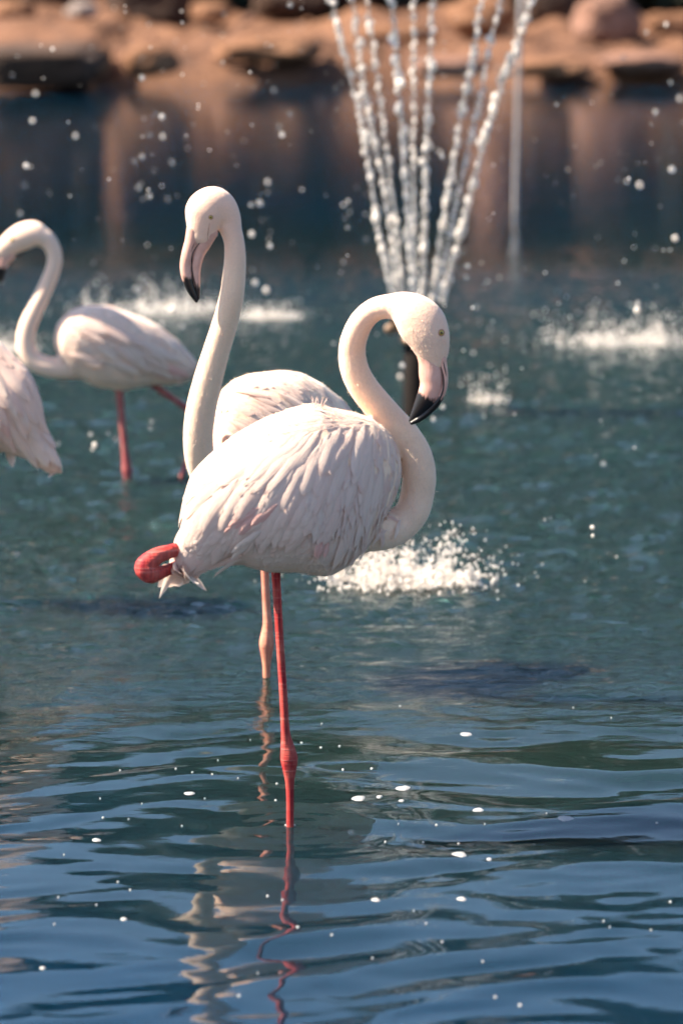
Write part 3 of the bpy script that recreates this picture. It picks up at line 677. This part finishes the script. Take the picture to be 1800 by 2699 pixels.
def ribbon(a, P, tint):
    Q = catmull(P, 12); V = []; U = []
    C = [W(q[0], q[1], q[2]) for q in Q]
    for i in range(12):
        t = (C[min(i + 1, 11)] - C[max(i - 1, 0)]).normalized(); sd = t.cross(Vector((0, 1, 0))).normalized(); hw = max(.3, Q[i][3]) / 2 / sc(Q[i][2])
        for j in range(5):
            u = j / 2 - 1; V.append(C[i] + sd * u * hw + Vector((0, abs(u) ** 1.6 * hw * .35, 0))); U.append((u, i / 11 * 1.2))
    a.add(np.array([tuple(v) for v in V]), [(i * 5 + j, i * 5 + j + 1, (i + 1) * 5 + j + 1, (i + 1) * 5 + j) for i in range(11) for j in range(4)], tint, np.array(U))
random.seed(13)
for k in range(30):
    t = random.random(); x0 = random.uniform(585, 660); y0 = 1395 + 85 * t; x1 = (x0 + 500) / 2; y1 = (y0 * .45 + (1432 + 108 * t) * .55)
    c0, _n = cast(bv1, x0, y0); c1_, _n = cast(bv1, x1, y1)
    if c0 is None or c1_ is None: continue
    b = Acc(); ribbon(b, [(x0, y0, c0.y - .002, 5), (x1, y1, c1_.y - .006, 20), (x1 * .5 + 243, y1 * .5 + (1434 + 106 * t) * .5, c1_.y - .010, 20), (random.uniform(466, 500), 1434 + 108 * t + random.uniform(-4, 8), c1_.y + .004, .5)], mixt(WHITE, PINK, random.random() * .38))
    b.obj('feather', M['feather'], fb)
b = Acc(); ribbon(b, [(480, 1478, D1 - .10, 14), (455, 1508, D1 - .11, 26), (436, 1545, D1 - .115, 17), (420, 1578, D1 - .12, .5)], WHITE); b.obj('feather', M['feather'], fb)
# fluffy curls on the lower flank and shoulder
random.seed(77); a = Acc()
for k in range(70):
    u = random.random(); px = random.gauss(930, 55); py = random.gauss(1345, 50) 
    p, n = cast(bv1, px, py)
    if p is None: continue
    g = R(random.uniform(60, 190)); a.add(*feather(bv1, p, n, pdir(p, math.cos(g), math.sin(g) * .8 + .3), random.uniform(45, 80) / 1350, random.uniform(9, 16) / 1350, mixt(WHITE, PINK, random.random() * .3), lift=.006, h0=.003, ns=8, na=3, droop=.6))
for k in range(12):     # tuft on the back ridge
    px = random.gauss(838, 9); p, n = cast(bv1, px, 1076 + random.random() * 10)
    if p is None: continue
    a.add(*feather(bv1, p, n, pdir(p, .2 + random.uniform(-.5, .4), -1), random.uniform(12, 26) / 1350, 2.4 / 1350, WHITE, lift=.02, h0=.003, ns=6, na=3, follow=0))
o = a.obj('fluffy_feathers', M['feather'], fb); o['kind'] = 'stuff'

# ================================================================== TALL FLAMINGO
D2 = G(703, 1790).y
tb = empty('flamingo', G(703, 1790)); tag(tb, 'tall flamingo with raised straight neck and downturned bill, behind the front one', 'flamingo', 'flamingos in the pond')
body2 = [(556, 1190), (566, 1090), (584, 1028), (615, 1000), (655, 985), (735, 976), (792, 981), (849, 1010), (905, 1055), (940, 1100), (960, 1150), (968, 1200), (950, 1260), (900, 1330), (840, 1390), (770, 1430), (700, 1440), (630, 1410), (580, 1350), (556, 1280)]
b2 = poly_body(body2, (552, 1240), (972, 1215), D2 - .03, D2 + .16, lambda t: .78)
neck2 = [(690, 1330, D2 + .0, 60, 1), (620, 1320, D2 - .05, 52, 1), (565, 1280, D2 - .10, 45, 1), (533, 1225, D2 - .13, 41, 1), (523, 1160, D2 - .15, 39.5, 1), (530, 1083, D2 - .16, 40, 1), (549, 1000, D2 - .17, 38, 1), (573, 918, D2 - .18, 35, 1), (594, 850, D2 - .19, 33.5, 1), (611, 781, D2 - .2, 32, 1), (618, 720, D2 - .2, 30, 1), (620, 672, D2 - .2, 28, 1), (616, 630, D2 - .2, 27, 1), (603, 590, D2 - .2, 30, 1)]
head2 = [(612, 610, D2 - .2, 26, 1), (603, 578, D2 - .2, 33, .95), (586, 553, D2 - .202, 43, .88), (563, 541, D2 - .206, 50, .82), (545, 556, D2 - .21, 55, .76), (538, 578, D2 - .213, 50, .74), (533, 598, D2 - .216, 42, .72), (528, 620, D2 - .218, 33, .7)]
def t2(co_):
    T = np.tile(np.array(CREAM), (len(co_), 1)); k = np.clip((co_[:, 2] - W(0, 700, D2).z) / .1, 0, 1)[:, None]
    return T * (1 - k * .7) + np.array((.88, .57, .44)) * k * .7
ob2, bv2 = remeshed('body', [b2, sweep(neck2, 110, 28)[:2], sweep(head2, 40, 28)[:2]], M['down'], tb, .0033, t2, 5)
dh = D2 - .22
mx2 = [(512, 605, dh, 20, .95), (507, 635, dh, 19, .9), (499, 662, dh, 18, .85), (492, 690, dh, 16.5, .85), (491, 712, dh, 15.5, .8), (495, 735, dh, 14.5, .8), (503, 760, dh, 12, .8), (512, 780, dh, 9, .8), (519, 794, dh, 5, .8)]
md2 = [(541, 612, dh + .004, 34, .62), (534, 640, dh + .003, 24, .7), (524, 668, dh + .002, 17, .8), (518, 695, dh + .001, 14, .85), (517, 722, dh, 11.5, .85), (520, 748, dh, 8.5, .85), (522, 770, dh, 6, .9), (523, 788, dh, 4, 1)]
n1 = bill_part(tb, 'upper_bill', mx2, .0, .66); n2 = bill_part(tb, 'lower_bill', md2, .0, .80)
bb2 = bvh_of(n1, n2)
tube_on(tb, 'mouth_line', M['dark'], bb2, [(536, 630, .5), (520, 649, .8), (510, 665, 1), (506, 683, 1.2), (507, 710, 1.2), (510.5, 731, 1.1), (517, 755, .9), (521, 776, .6)], 1.7, D2)
tube_on(tb, 'nostril', M['dark'], bb2, [(514, 640, .3), (509, 650, .9), (504, 664, .4)], 1.1, D2)
tube_on(tb, 'cheek_crease', M['lid'], bv2, [(553, 588, .6), (550, 605, 1), (548, 622, .8), (548, 636, .5)], 1.0, D2)
eye(tb, bv2, 556, 573, 5.2, D2)
leg(tb, [(697, 1400, D2, 14, 1), (699, 1511, D2, 10.6, 1), (703, 1600, D2, 10.6, 1), (706, 1645, D2, 13, 1), (704, 1680, D2, 18, .9), (703, 1698, D2, 19.5, .9), (703, 1724, D2, 15.5, .9), (703, 1752, D2, 11, 1), (703, 1782, D2, 9.8, 1), (703, 1850, D2, 9.5, 1), (703, 1990, D2, 9, 1)], M['leg_orange'], 100, 20)
foot(tb, W(703, 1994, D2), M['leg_orange'])
leg(tb, [(760, 1390, D2 + .06, 14, 1), (850, 1350, D2 + .12, 13, 1), (930, 1310, D2 + .19, 16, 1), (955, 1290, D2 + .22, 20, 1), (945, 1265, D2 + .22, 14, 1), (880, 1290, D2 + .17, 11, 1), (800, 1330, D2 + .1, 10, 1)], M['leg_orange'], 60, 16)
def f2(px, py):
    dx, dy = .9, .25 + .5 * np.clip((px - 600) / 300, 0, 1); l = math.hypot(dx, dy); return dx / l, dy / l
big2 = []; random.seed(5)
for i in range(46):
    px = random.uniform(585, 820); py = 1000 + random.random() * 260 + abs(px - 740) * .15
    big2.append((px, py, .86, .42 + random.uniform(-.1, .25), random.uniform(90, 150), random.uniform(20, 30), mixt(WHITE, BLUSH, random.random()), dict(lift=.010, ns=10, droop=.15, h0=.002)))
clothe(tb, bv2, D2, body2, f2, 24, lambda a, b: 75, (True, False), [big2], 8, lambda a, b: mixt(WHITE, BLUSH, random.random() * .8))
fuzz(tb, ob2, bv2, 13000, .0050, 6, lambda c: np.where(c[:, 2] > W(0, 640, D2).z, .12, 1.0))

# ================================================================== FAR LEFT FLAMINGO
D3 = G(336, 1262).y
lb = empty('flamingo', G(336, 1262)); tag(lb, 'blurred far flamingo on the left, striding with its body in profile', 'flamingo', 'flamingos in the pond')
body3 = [(143, 907), (144, 880), (153, 850), (186, 818), (228, 804), (286, 806), (350, 826), (414, 854), (464, 894), (500, 930), (522, 956), (520, 975), (500, 1000), (455, 1015), (400, 1016), (357, 1025), (314, 1030), (250, 1018), (193, 989), (161, 953)]
b3 = poly_body(body3, (140, 900), (526, 968), D3 - .05, D3 + .05, .75)
neck3 = [(215, 965, D3 - .03, 34, 1), (165, 970, D3 - .05, 30, 1), (125, 966, D3 - .06, 27, 1), (88, 948, D3 - .06, 26, 1), (69, 910, D3 - .06, 25.5, 1), (73, 865, D3 - .06, 24, 1), (94, 815, D3 - .06, 22.5, 1), (122, 757, D3 - .06, 20.5, 1), (142, 705, D3 - .06, 19.5, 1), (144, 668, D3 - .06, 20, 1), (127, 635, D3 - .06, 23, 1), (100, 620, D3 - .06, 29, 1)]
head3 = [(115, 628, D3 - .06, 24, 1), (92, 617, D3 - .06, 34, .85), (66, 622, D3 - .06, 36, .8), (42, 634, D3 - .06, 33, .75), (20, 650, D3 - .06, 28, .75), (5, 664, D3 - .06, 23, .75)]
tc = lambda co_: np.tile(np.array(mixt(CREAM, BLUSH, .5)), (len(co_), 1))
ob3, bv3 = remeshed('body', [b3, sweep(neck3, 80, 22)[:2], sweep(head3, 30, 22)[:2]], M['down'], lb, .005, tc, 4)
m3 = bill_part(lb, 'upper_bill', [(12, 652, D3 - .06, 20, .7), (-8, 672, D3 - .06, 15, .8), (-16, 698, D3 - .06, 12, .8), (-10, 722, D3 - .06, 10, .8), (1, 742, D3 - .06, 5, .8)], .1, .70)
m4 = bill_part(lb, 'lower_bill', [(20, 670, D3 - .062, 22, .6), (9, 688, D3 - .062, 17, .7), (4, 705, D3 - .062, 14, .7), (4, 722, D3 - .062, 11, .7), (5, 741, D3 - .062, 5, .7)], -.15, .50)
eye(lb, bv3, 33, 632, 5, D3)
leg(lb, [(310, 1000, D3, 14, 1), (316, 1042, D3, 10, 1), (322, 1110, D3, 8.5, 1), (329, 1180, D3, 9, 1), (334, 1222, D3, 12, 1), (336, 1240, D3, 14, 1), (337, 1262, D3, 10, 1), (337, 1300, D3, 7, 1), (337, 1400, D3, 6.5, 1)], M['leg_pink'], 60, 14)
foot(lb, W(337, 1400, D3), M['leg_pink'])
leg(lb, [(385, 995, D3 + .04, 13, 1), (410, 1018, D3 + .05, 10, 1), (455, 1050, D3 + .06, 8, 1), (505, 1085, D3 + .07, 9, 1), (526, 1104, D3 + .07, 12, 1), (520, 1140, D3 + .06, 8, 1), (500, 1200, D3 + .05, 7, 1), (484, 1240, D3 + .04, 6.5, 1), (470, 1290, D3 + .03, 6, 1)], M['leg_pink'], 60, 14)
foot(lb, W(468, 1295, D3 + .03), M['leg_pink'])
big3 = []; random.seed(15)
for i in range(30):
    px = random.uniform(180, 420); py = 835 + random.random() * 120 + (px - 180) * .16
    big3.append((px, py, .86, .42 + random.uniform(-.15, .15), random.uniform(70, 110), random.uniform(18, 26), mixt(WHITE, BLUSH, random.random() * .8), dict(lift=.012, ns=8, droop=.15, h0=.003)))
for i in range(7):
    big3.append((400 + 8 * i, 960 + random.uniform(-12, 25), .85, .5, 62, 17, mixt(PINK, BLUSH, .2), dict(lift=.010, ns=8, h0=.005)))
clothe(lb, bv3, D3, body3, lambda a, b: (.90, .42), 24, lambda a, b: 42, (True, False), [big3], 9, lambda a, b: mixt(WHITE, BLUSH, random.random() * .8))

# ================================================================== CUT-OFF FLAMINGO, LEFT EDGE
wl4 = 1600; D4 = G(-60, wl4).y
eb = empty('flamingo', G(-60, wl4)); tag(eb, 'flamingo cut off by the left edge, only its rump and tail in view', 'flamingo', 'flamingos in the pond')
body4 = [(-330, 1010), (-300, 930), (-240, 870), (-160, 838), (-80, 845), (0, 897), (19, 918), (51, 949), (73, 970), (90, 1000), (100, 1026), (107, 1050), (111, 1092), (112, 1128), (124, 1150), (142, 1180), (156, 1215), (158, 1240), (140, 1244), (119, 1238), (99, 1224), (78, 1212), (51, 1202), (25, 1194), (0, 1190), (-60, 1200), (-160, 1190), (-250, 1150), (-310, 1090)]
b4 = poly_body(body4, (-330, 985), (162, 1235), D4 + .08, D4 - .05, .66)
neck4 = [(-230, 1060, D4 + .06, 55, 1), (-300, 1085, D4 + .08, 48, 1), (-350, 1070, D4 + .09, 42, 1), (-385, 1010, D4 + .1, 40, 1), (-395, 930, D4 + .1, 38, 1), (-375, 850, D4 + .1, 35, 1), (-345, 770, D4 + .1, 32, 1), (-335, 690, D4 + .1, 29, 1), (-350, 620, D4 + .1, 28, 1), (-390, 585, D4 + .1, 32, 1)]
head4 = [(-375, 592, D4 + .1, 28, 1), (-405, 585, D4 + .1, 42, .85), (-435, 600, D4 + .1, 46, .78), (-455, 628, D4 + .1, 40, .74), (-466, 655, D4 + .1, 31, .72)]
ob4, bv4 = remeshed('body', [b4, sweep(neck4, 80, 22)[:2], sweep(head4, 30, 22)[:2]], M['down'], eb, .004, tc, 4)
bill_part(eb, 'upper_bill', [(-475, 640, D4 + .1, 18, .9), (-488, 690, D4 + .1, 16, .85), (-488, 735, D4 + .1, 14, .8), (-470, 775, D4 + .1, 6, .8)], .1, .65)
bill_part(eb, 'lower_bill', [(-458, 650, D4 + .1, 28, .62), (-464, 695, D4 + .1, 16, .8), (-466, 735, D4 + .1, 11, .85), (-463, 768, D4 + .1, 5, .9)], .0, .75)
eye(eb, bv4, -440, 612, 6, D4)
for dx, dd in ((0, 0), (-45, .08)):
    dl = D4 + dd
    leg(eb, [(-60 + dx, 1150, dl, 15, 1), (-58 + dx, 1210, dl, 10.5, 1), (-60 + dx, 1330, dl, 9.5, 1), (-62 + dx, 1430, dl, 12, 1), (-62 + dx, 1462, dl, 18, .9), (-61 + dx, 1500, dl, 11, 1), (-60 + dx, 1600, dl, 9, 1), (-60 + dx, 1780, dl, 8.5, 1)], M['leg_pink'], 70, 14)
    foot(eb, W(-60 + dx, 1784, dl), M['leg_pink'])
big4 = []; random.seed(25)
for i in range(40):
    px = random.uniform(-160, 95); py = 900 + (px + 160) * .55 + random.random() * 150 - 40
    big4.append((px, py, .52, .86 + random.uniform(-.2, .1), random.uniform(110, 190), random.uniform(24, 38), mixt(WHITE, BLUSH if random.random() < .7 else PINK, random.random() * .8), dict(lift=.010, ns=11, droop=.15, h0=.002)))
for i in range(12):
    big4.append((random.uniform(70, 118), 1120 + random.random() * 80, .58, .82, random.uniform(60, 95), random.uniform(18, 26), mixt(CREAM, (.80, .45, .32), random.random() * .6), dict(lift=.004, ns=9, h0=.002, follow=.3)))
clothe(eb, bv4, D4, body4, lambda a, b: (.60, .80) if a > -150 else (.9, .3), 26, lambda a, b: 62, (True, False), [big4], 10, lambda a, b: mixt(WHITE, BLUSH, random.random()))
fuzz(eb, ob4, bv4, 4000, .005, 8)

# ------------------------------------------------------------------ fountain
DF = FOUNT.y; ft = empty('fountain_pipe', FOUNT); tag(ft, 'black fountain pipe standing in the pond with a nozzle ring on top', 'fountain')
def vtube(P, seg=24):
    rings = []
    for (c, r) in P: rings.append(np.array([Vector(c) + Vector((math.cos(g), math.sin(g), 0)) * r for g in np.linspace(0, 6.283, seg, endpoint=False)]))
    return loft(rings)
sF = sc(DF, 950); pz = lambda py: W(1092, py, DF).z; bx = FOUNT.x
V, F = vtube([((bx, DF, -.6), .040), ((bx, DF, pz(880)), .040), ((bx, DF, pz(878)), .036), ((bx, DF, pz(850)), .034)]); mesh_obj('pipe', V, F, M['iron'], ft)
V, F = vtube([((bx, DF, pz(850)), .045), ((bx, DF, pz(846)), .085), ((bx, DF, pz(812)), .092), ((bx, DF, pz(800)), .080), ((bx, DF, pz(799)), .02)]); mesh_obj('nozzle_head', V, F, M['iron'], ft)
V, F = vtube([((bx, DF, pz(905)), .042), ((bx, DF, pz(903)), .055), ((bx, DF, pz(888)), .055), ((bx, DF, pz(886)), .042)]); mesh_obj('collar', V, F, M['brass'], ft)
V, F, _ = sweep([(1080, 862, DF, 14, 1), (1050, 858, DF, 13, 1), (1025, 868, DF - .02, 14, 1)], 14, 12); mesh_obj('pipe_elbow', V, F, M['brass'], ft)
jets = [([(1040, 790), (1030, 760), (990, 560), (958, 350), (905, 130), (872, 0), (820, -180), (770, -330)], -.06, 'leftmost jet of the fountain, leaning far to the left'),
        ([(1050, 790), (1046, 760), (1028, 600), (1000, 430), (960, 230), (928, 0), (895, -200), (870, -350)], .05, 'second jet from the left, just inside the outermost one'),
        ([(1063, 790), (1060, 760), (1040, 560), (1012, 330), (982, 110), (968, 0), (945, -200), (930, -360)], -.02, 'third jet from the left'),
        ([(1087, 790), (1087, 760), (1078, 600), (1064, 400), (1046, 160), (1032, 0), (1015, -220), (1005, -400)], -.07, 'fourth jet from the left, thick and bright'),
        ([(1096, 790), (1097, 760), (1092, 600), (1090, 400), (1090, 200), (1090, 0), (1088, -220), (1086, -420)], .08, 'fifth jet from the left, thin and nearly upright'),
        ([(1112, 790), (1114, 760), (1119, 600), (1124, 400), (1132, 200), (1140, 0), (1150, -220), (1158, -420)], -.04, 'sixth jet from the left, upright right of the middle'),
        ([(1138, 790), (1142, 760), (1178, 520), (1214, 320), (1246, 150), (1268, 0), (1300, -200), (1325, -360)], .04, 'third jet from the right, after the wide gap'),
        ([(1152, 790), (1156, 760), (1214, 480), (1260, 280), (1292, 120), (1318, 0), (1360, -180), (1400, -320)], -.05, 'second jet from the right, thin and broken up'),
        ([(1166, 795), (1172, 765), (1228, 560), (1275, 370), (1330, 200), (1372, 90), (1402, 0), (1450, -140), (1500, -260)], 0, 'rightmost jet of the fountain, leaning far to the right')]
ICO = []
for s_ in (1, 2):
    bm = bmesh.new(); bmesh.ops.create_icosphere(bm, subdivisions=s_, radius=1); ICO.append((np.array([tuple(v.co) for v in bm.verts]), [tuple(v.index for v in f.verts) for f in bm.faces])); bm.free()
for k, (P, dd, lab) in enumerate(jets):
    rd = random.Random(300 + k); Q = catmull([(a, b, DF + dd) for a, b in P], 150); a = Acc(); rings = []
    thick = 1.15 if k in (3, 8) else (.75 if k in (4, 7, 2) else .95)
    for i, q in enumerate(Q):
        c = np.array(W(*q)); f = i / 149
        r = (6.4 - 4.4 * f) / sF * thick * (1 + (.10 + .55 * f) * math.sin(i * .9 + 2 * math.sin(i * .37 + k)) * .9)
        c = c + np.array((rd.gauss(0, 1), rd.gauss(0, 1), 0)) * .0012 * (1 + 3 * f)
        rings.append(np.array([c + np.array((math.cos(g), math.sin(g), 0)) * max(r, .0012) for g in np.linspace(0, 6.283, 10, endpoint=False)]))
    V, F = loft(rings); a.add(V, F, (.20, .20, .20))
    for i in range(150):
        if rd.random() > .5: continue
        q = Q[min(149, int(i + rd.random()))]; f = i / 149; c = np.array(W(*q)) + np.array((rd.gauss(0, 1), rd.gauss(0, 1), rd.gauss(0, 1))) * (.002 + .007 * f)
        r = rd.uniform(4, 9.5) / sF * thick * (1 if rd.random() < .85 else 1.25); Vi, Fi = ICO[1]
        k_ = rd.choice((.15, .3, .45, .7, 1.05)); a.add(c + Vi * np.array((r, r, r * rd.uniform(1.0, 1.9))), Fi, (k_, k_, k_))
    o = a.obj('water_jet', M['jet'], None, base=tuple(W(Q[0][0], Q[0][1], DF + dd))); tag(o, lab, 'water jet', 'jets of the fountain')
# thin grey post behind the fountain
pb = G(1352, 560); o_ = W(1368, 60, pb.y)
rings = []
for f in np.linspace(0, 1, 8):
    c = Vector((pb.x, pb.y, -.5)).lerp(o_ + Vector((.01, 0, .3)), f); rings.append(np.array([c + Vector((math.cos(g), math.sin(g), 0)) * .014 for g in np.linspace(0, 6.283, 12, endpoint=False)]))
V, F = loft(rings); tag(mesh_obj('thin_post', V, F, M['steel'], base=tuple(pb)), 'thin grey post rising from the pond right of the fountain jets', 'post')

# ------------------------------------------------------------------ splashes
for k, s_ in enumerate(SPL):
    rd = np.random.default_rng(500 + k); c = G(*s_['c']); a = Acc(); n = int(s_['n'] * (2.0 if k == 0 else 1.3)); wx = s_['w']; spikes = [(rd.normal(0, wx * .5), rd.normal(0, wx * .35), s_['h'] * rd.uniform(.5, 1.5), rd.normal(0, .45)) for _ in range(18)]
    for i in range(n):
        u = rd.random()
        if u < .40:
            sx, sy, sh, sl_ = spikes[rd.integers(len(spikes))]; f = rd.random() ** 1.3; x = sx + sl_ * sh * f + rd.normal(0, .008 + .012 * f); y = sy + rd.normal(0, .012); z = sh * f
            r = rd.uniform(.0022, .0062) * (1.15 - .6 * f)
        elif u < .86: x = rd.normal(0, wx * .55); y = rd.normal(0, wx * .4); z = abs(rd.normal(0, s_['h'] * .13)); r = rd.uniform(.002, .006)
        else: x = rd.normal(0, wx * .95); y = rd.normal(0, wx * .8); z = abs(rd.normal(0, s_['h'] * .45)); r = rd.uniform(.0012, .0036)
        Vi, Fi = ICO[0]; a.add(np.array((c.x + x, c.y + y, z)) + Vi * r * np.array((1, 1, rd.uniform(.9, 1.5))), Fi, (.62, .62, .62) if u < .86 else (.45, .45, .45))
    o = a.obj('water_splash', M['drop'], None, base=tuple(c)); tag(o, s_['lab'], 'splash', 'splashes where the fountain water lands', 'stuff')

# ------------------------------------------------------------------ flying drops
random.seed(99); a = Acc()
drops = [(765, 12, 1.4), (877, 8, 1.2), (200, 358, 1.1), (375, 205, 1.1), (95, 247, 1.1), (87, 318, 1.0), (33, 197, 1), (140, 130, 1.1), (70, 437, 1.3), (66, 488, 1), (55, 563, 1.1), (410, 300, 1.1), (428, 308, 1.2), (429, 360, 1.4), (396, 356, 1), (356, 425, 1), (375, 413, 1), (454, 428, 1.1), (366, 494, 1.3), (394, 516, 1.1), (443, 526, 1.1), (722, 238, 1.2), (736, 333, 1.2), (744, 355, 1.3), (765, 300, .9), (706, 480, 1.1), (706, 507, 1.0), (796, 500, .9), (685, 535, 1.4), (664, 617, 1.4), (673, 745, 1.4), (702, 765, 1.3), (712, 648, 1.1), (662, 540, .9), (455, 818, 1.5), (480, 858, 1.6), (330, 816, 1.2), (427, 855, 1.1), (362, 762, 1.6), (380, 740, 1.2), (1770, 447, 1.7), (1685, 488, 1.1), (1651, 478, 1), (1778, 628, 1.3), (1725, 655, 1), (1642, 150, 1.2), (1755, 65, 1), (1703, 85, .9), (1767, 218, 1.1), (1790, 260, 1), (1727, 295, 1.1), (1680, 800, 1.0), (1678, 818, 1.2), (1438, 890, 1.3), (1564, 908, 1.2), (1562, 880, 1), (1247, 930, 1.3), (1256, 810, 1), (1232, 700, 1.1), (1228, 730, 1.1), (1220, 660, 1), (1590, 1222, 1.1), (1570, 1200, .9), (1560, 1390, .8), (1561, 1412, .7), (1435, 1370, .7), (1450, 1365, .6), (1060, 963, 1.3), (1054, 993, 1.1), (1142, 1105, 1.2), (1167, 1073, .9), (245, 1185, .9), (307, 1158, 1.1), (286, 1142, .8), (250, 1173, .9), (397, 1128, 1), (400, 1110, .8), (240, 1145, .8), (152, 1168, 1.0), (918, 530, 1), (905, 540, 1), (922, 560, .9), (910, 575, .8), (916, 600, .9), (905, 690, .9), (965, 630, .9), (880, 905, 1.0), (1160, 400, 1), (1165, 412, .9), (1150, 395, .8)]
for (px, py, r) in drops:
    d = 13.2 + random.uniform(-1.6, 2.2) if py < 1000 else 11.5; d = min(d, G(px, py + 12).y * .98)
    if py > 1300: d = 9.8
    Vi, Fi = ICO[1]; a.add(np.array(W(px, py, d)) + Vi * r * random.uniform(.0052, .0082) * np.array((1, 1, random.uniform(1, 1.3))), Fi, [random.choice((.08, .16, .3, .5, 1.0))] * 3)
for i in range(420):
    reg = random.random()
    if reg < .33: px, py = random.gauss(480, 260), random.uniform(0, 860)
    elif reg < .5: px, py = random.gauss(1090, 170), random.uniform(-50, 1000)
    elif reg < .78: px, py = random.uniform(1180, 1800), random.uniform(200, 1250)
    else: px, py = random.gauss(1075, 105), random.uniform(1400, 1590)
    d = random.uniform(11.0, 15.5) if py < 1200 else random.uniform(9.3, 10.4); gd = G(px, max(py, -200) + 8).y * .98
    if d > gd: continue
    Vi, Fi = ICO[0]; a.add(np.array(W(px, py, d)) + Vi * (random.uniform(.0014, .0042) if py < 1200 else random.uniform(.001, .0028)), Fi, [random.uniform(.2, .9)] * 3)
tag(a.obj('flying_drops', M['drop']), 'loose water drops flying through the air round the fountain', 'water drops', kind='stuff')

# ------------------------------------------------------------------ floating foam
def wz(x, y): return float(wheight(np.array([x]), np.array([y]))[0])
def foam_patch(px, py, wpx, label, seed, grp):
    rd = random.Random(seed); c = G(px, py); c.z = wz(c.x, c.y); a = Acc(); r = wpx / 2 / sc(c.y, py) ; nr, ns = 5, 22; V = [(c.x, c.y, c.z + .0026)]; F = []
    ph = [rd.random() * 6.28 for _ in range(4)]
    for i in range(1, nr + 1):
        for j in range(ns):
            g = j / ns * 6.283; k = 1 + .13 * math.sin(2 * g + ph[0]) + .09 * math.sin(3 * g + ph[1]) + .06 * math.sin(7 * g + ph[2]); rr = r * k * i / nr
            x, y = c.x + rr * math.cos(g), c.y + rr * 1.5 * math.sin(g); V.append((x, y, wz(x, y) + .0022 * (1 - (i / nr) ** 3) - (.001 if i == nr else 0) + rd.uniform(0, .0008)))
    for j in range(ns): F.append((0, 1 + j, 1 + (j + 1) % ns))
    for i in range(nr - 1):
        for j in range(ns): F.append((1 + i * ns + j, 1 + (i + 1) * ns + j, 1 + (i + 1) * ns + (j + 1) % ns, 1 + i * ns + (j + 1) % ns))
    o = mesh_obj('foam_patch', V, F, M['foam'], base=tuple(c)); tag(o, label, 'foam', grp)
FP = [(945, 2105, 46, 'largest round foam patch with a hole, lower right of the red ankle'), (1062, 2073, 42, 'long foam patch up and right of the round one'), (1000, 2101, 20, 'small foam patch right beside the largest one'), (1260, 2138, 31, 'foam patch on a dark ripple between two long ones'), (1489, 2163, 44, 'rightmost long foam patch on the dark ripple'), (1210, 2255, 48, 'long foam patch on the lowest dark ripple, right of the leg'), (1289, 2266, 19, 'foam bit right of the long patch on the lowest dark ripple'), (1227, 1935, 33, 'foam patch highest up on the right, level with the red shin'), (500, 2092, 31, 'largest foam patch left of the red leg'), (255, 2217, 27, 'foam patch far left of the leg, below the ripples'), (327, 2427, 22, 'lowest foam patch on the left'), (990, 2373, 26, 'foam patch below the leg, left of the dark band'), (1216, 2370, 29, 'foam patch in the middle of the lowest dark band'), (1058, 2113, 16, 'foam bit right of the small patch beside the largest one')]
for i, (px, py, w_, lab) in enumerate(FP): foam_patch(px, py, w_ * .88, lab, i, 'larger foam patches')
SM = [(727, 2112, 16), (730, 2064, 14), (312, 2325, 14), (344, 2347, 13), (155, 2363, 14), (1016, 2216, 14), (273, 2154, 14), (340, 2158, 10), (904, 2028, 16), (980, 2027, 16), (560, 2042, 12), (1150, 2178, 16), (1277, 2177, 10), (1208, 2221, 12), (1115, 2217, 12), (1165, 2483, 14), (1123, 2437, 13), (982, 2527, 12), (1272, 2535, 14), (1590, 2428, 13), (1606, 2448, 12), (1715, 2454, 12), (1766, 2375, 16), (785, 2449, 18), (875, 2469, 15), (630, 2627, 18), (114, 2552, 30), (145, 2440, 14), (706, 2362, 18), (745, 2373, 14), (318, 2030, 12), (464, 2028, 12), (508, 2039, 12), (265, 2105, 10), (1054, 1866, 12), (846, 1973, 14), (895, 1970, 14), (848, 1905, 10), (795, 1960, 14), (628, 2050, 10), (575, 2005, 9), (540, 2107, 10), (480, 2178, 10), (375, 2120, 10), (680, 2565, 10), (1370, 2648, 22), (1305, 2630, 16), (255, 2385, 12), (170, 2255, 10), (1730, 2170, 14), (1510, 1870, 9), (1610, 1895, 9), (1440, 2150, 9), (1050, 2175, 8), (1090, 2400, 10), (660, 1950, 9)]
for i, (px, py, w_) in enumerate(SM): foam_patch(px, py, w_ * .50, 'tiny foam fleck ' + ('above' if py < 2180 else 'below' if py < 2400 else 'far below') + ' the red leg waterline, ' + ('at the left' if px < 300 else 'left of the leg' if px < 640 else 'close to the leg' if px < 900 else 'right of the leg' if px < 1300 else 'at the right'), 50 + i, 'tiny foam flecks')
# foam collar where the red leg enters the water
c = G(765, 2178); s1 = sc(D1, 2178); a = Acc(); rd = random.Random(3)
for i in range(60):
    g = rd.uniform(0, 6.283); r = rd.uniform(9, 14) / s1; Vi, Fi = ICO[0]; x, y = c.x + r * math.cos(g), c.y + r * math.sin(g)
    a.add(np.array((x, y, wz(x, y) + .001)) + Vi * rd.uniform(.0008, .0022), Fi)
tag(a.obj('foam_collar', M['foam'], None, base=tuple(c)), 'thin ring of bubbles round the red leg at the waterline', 'foam')
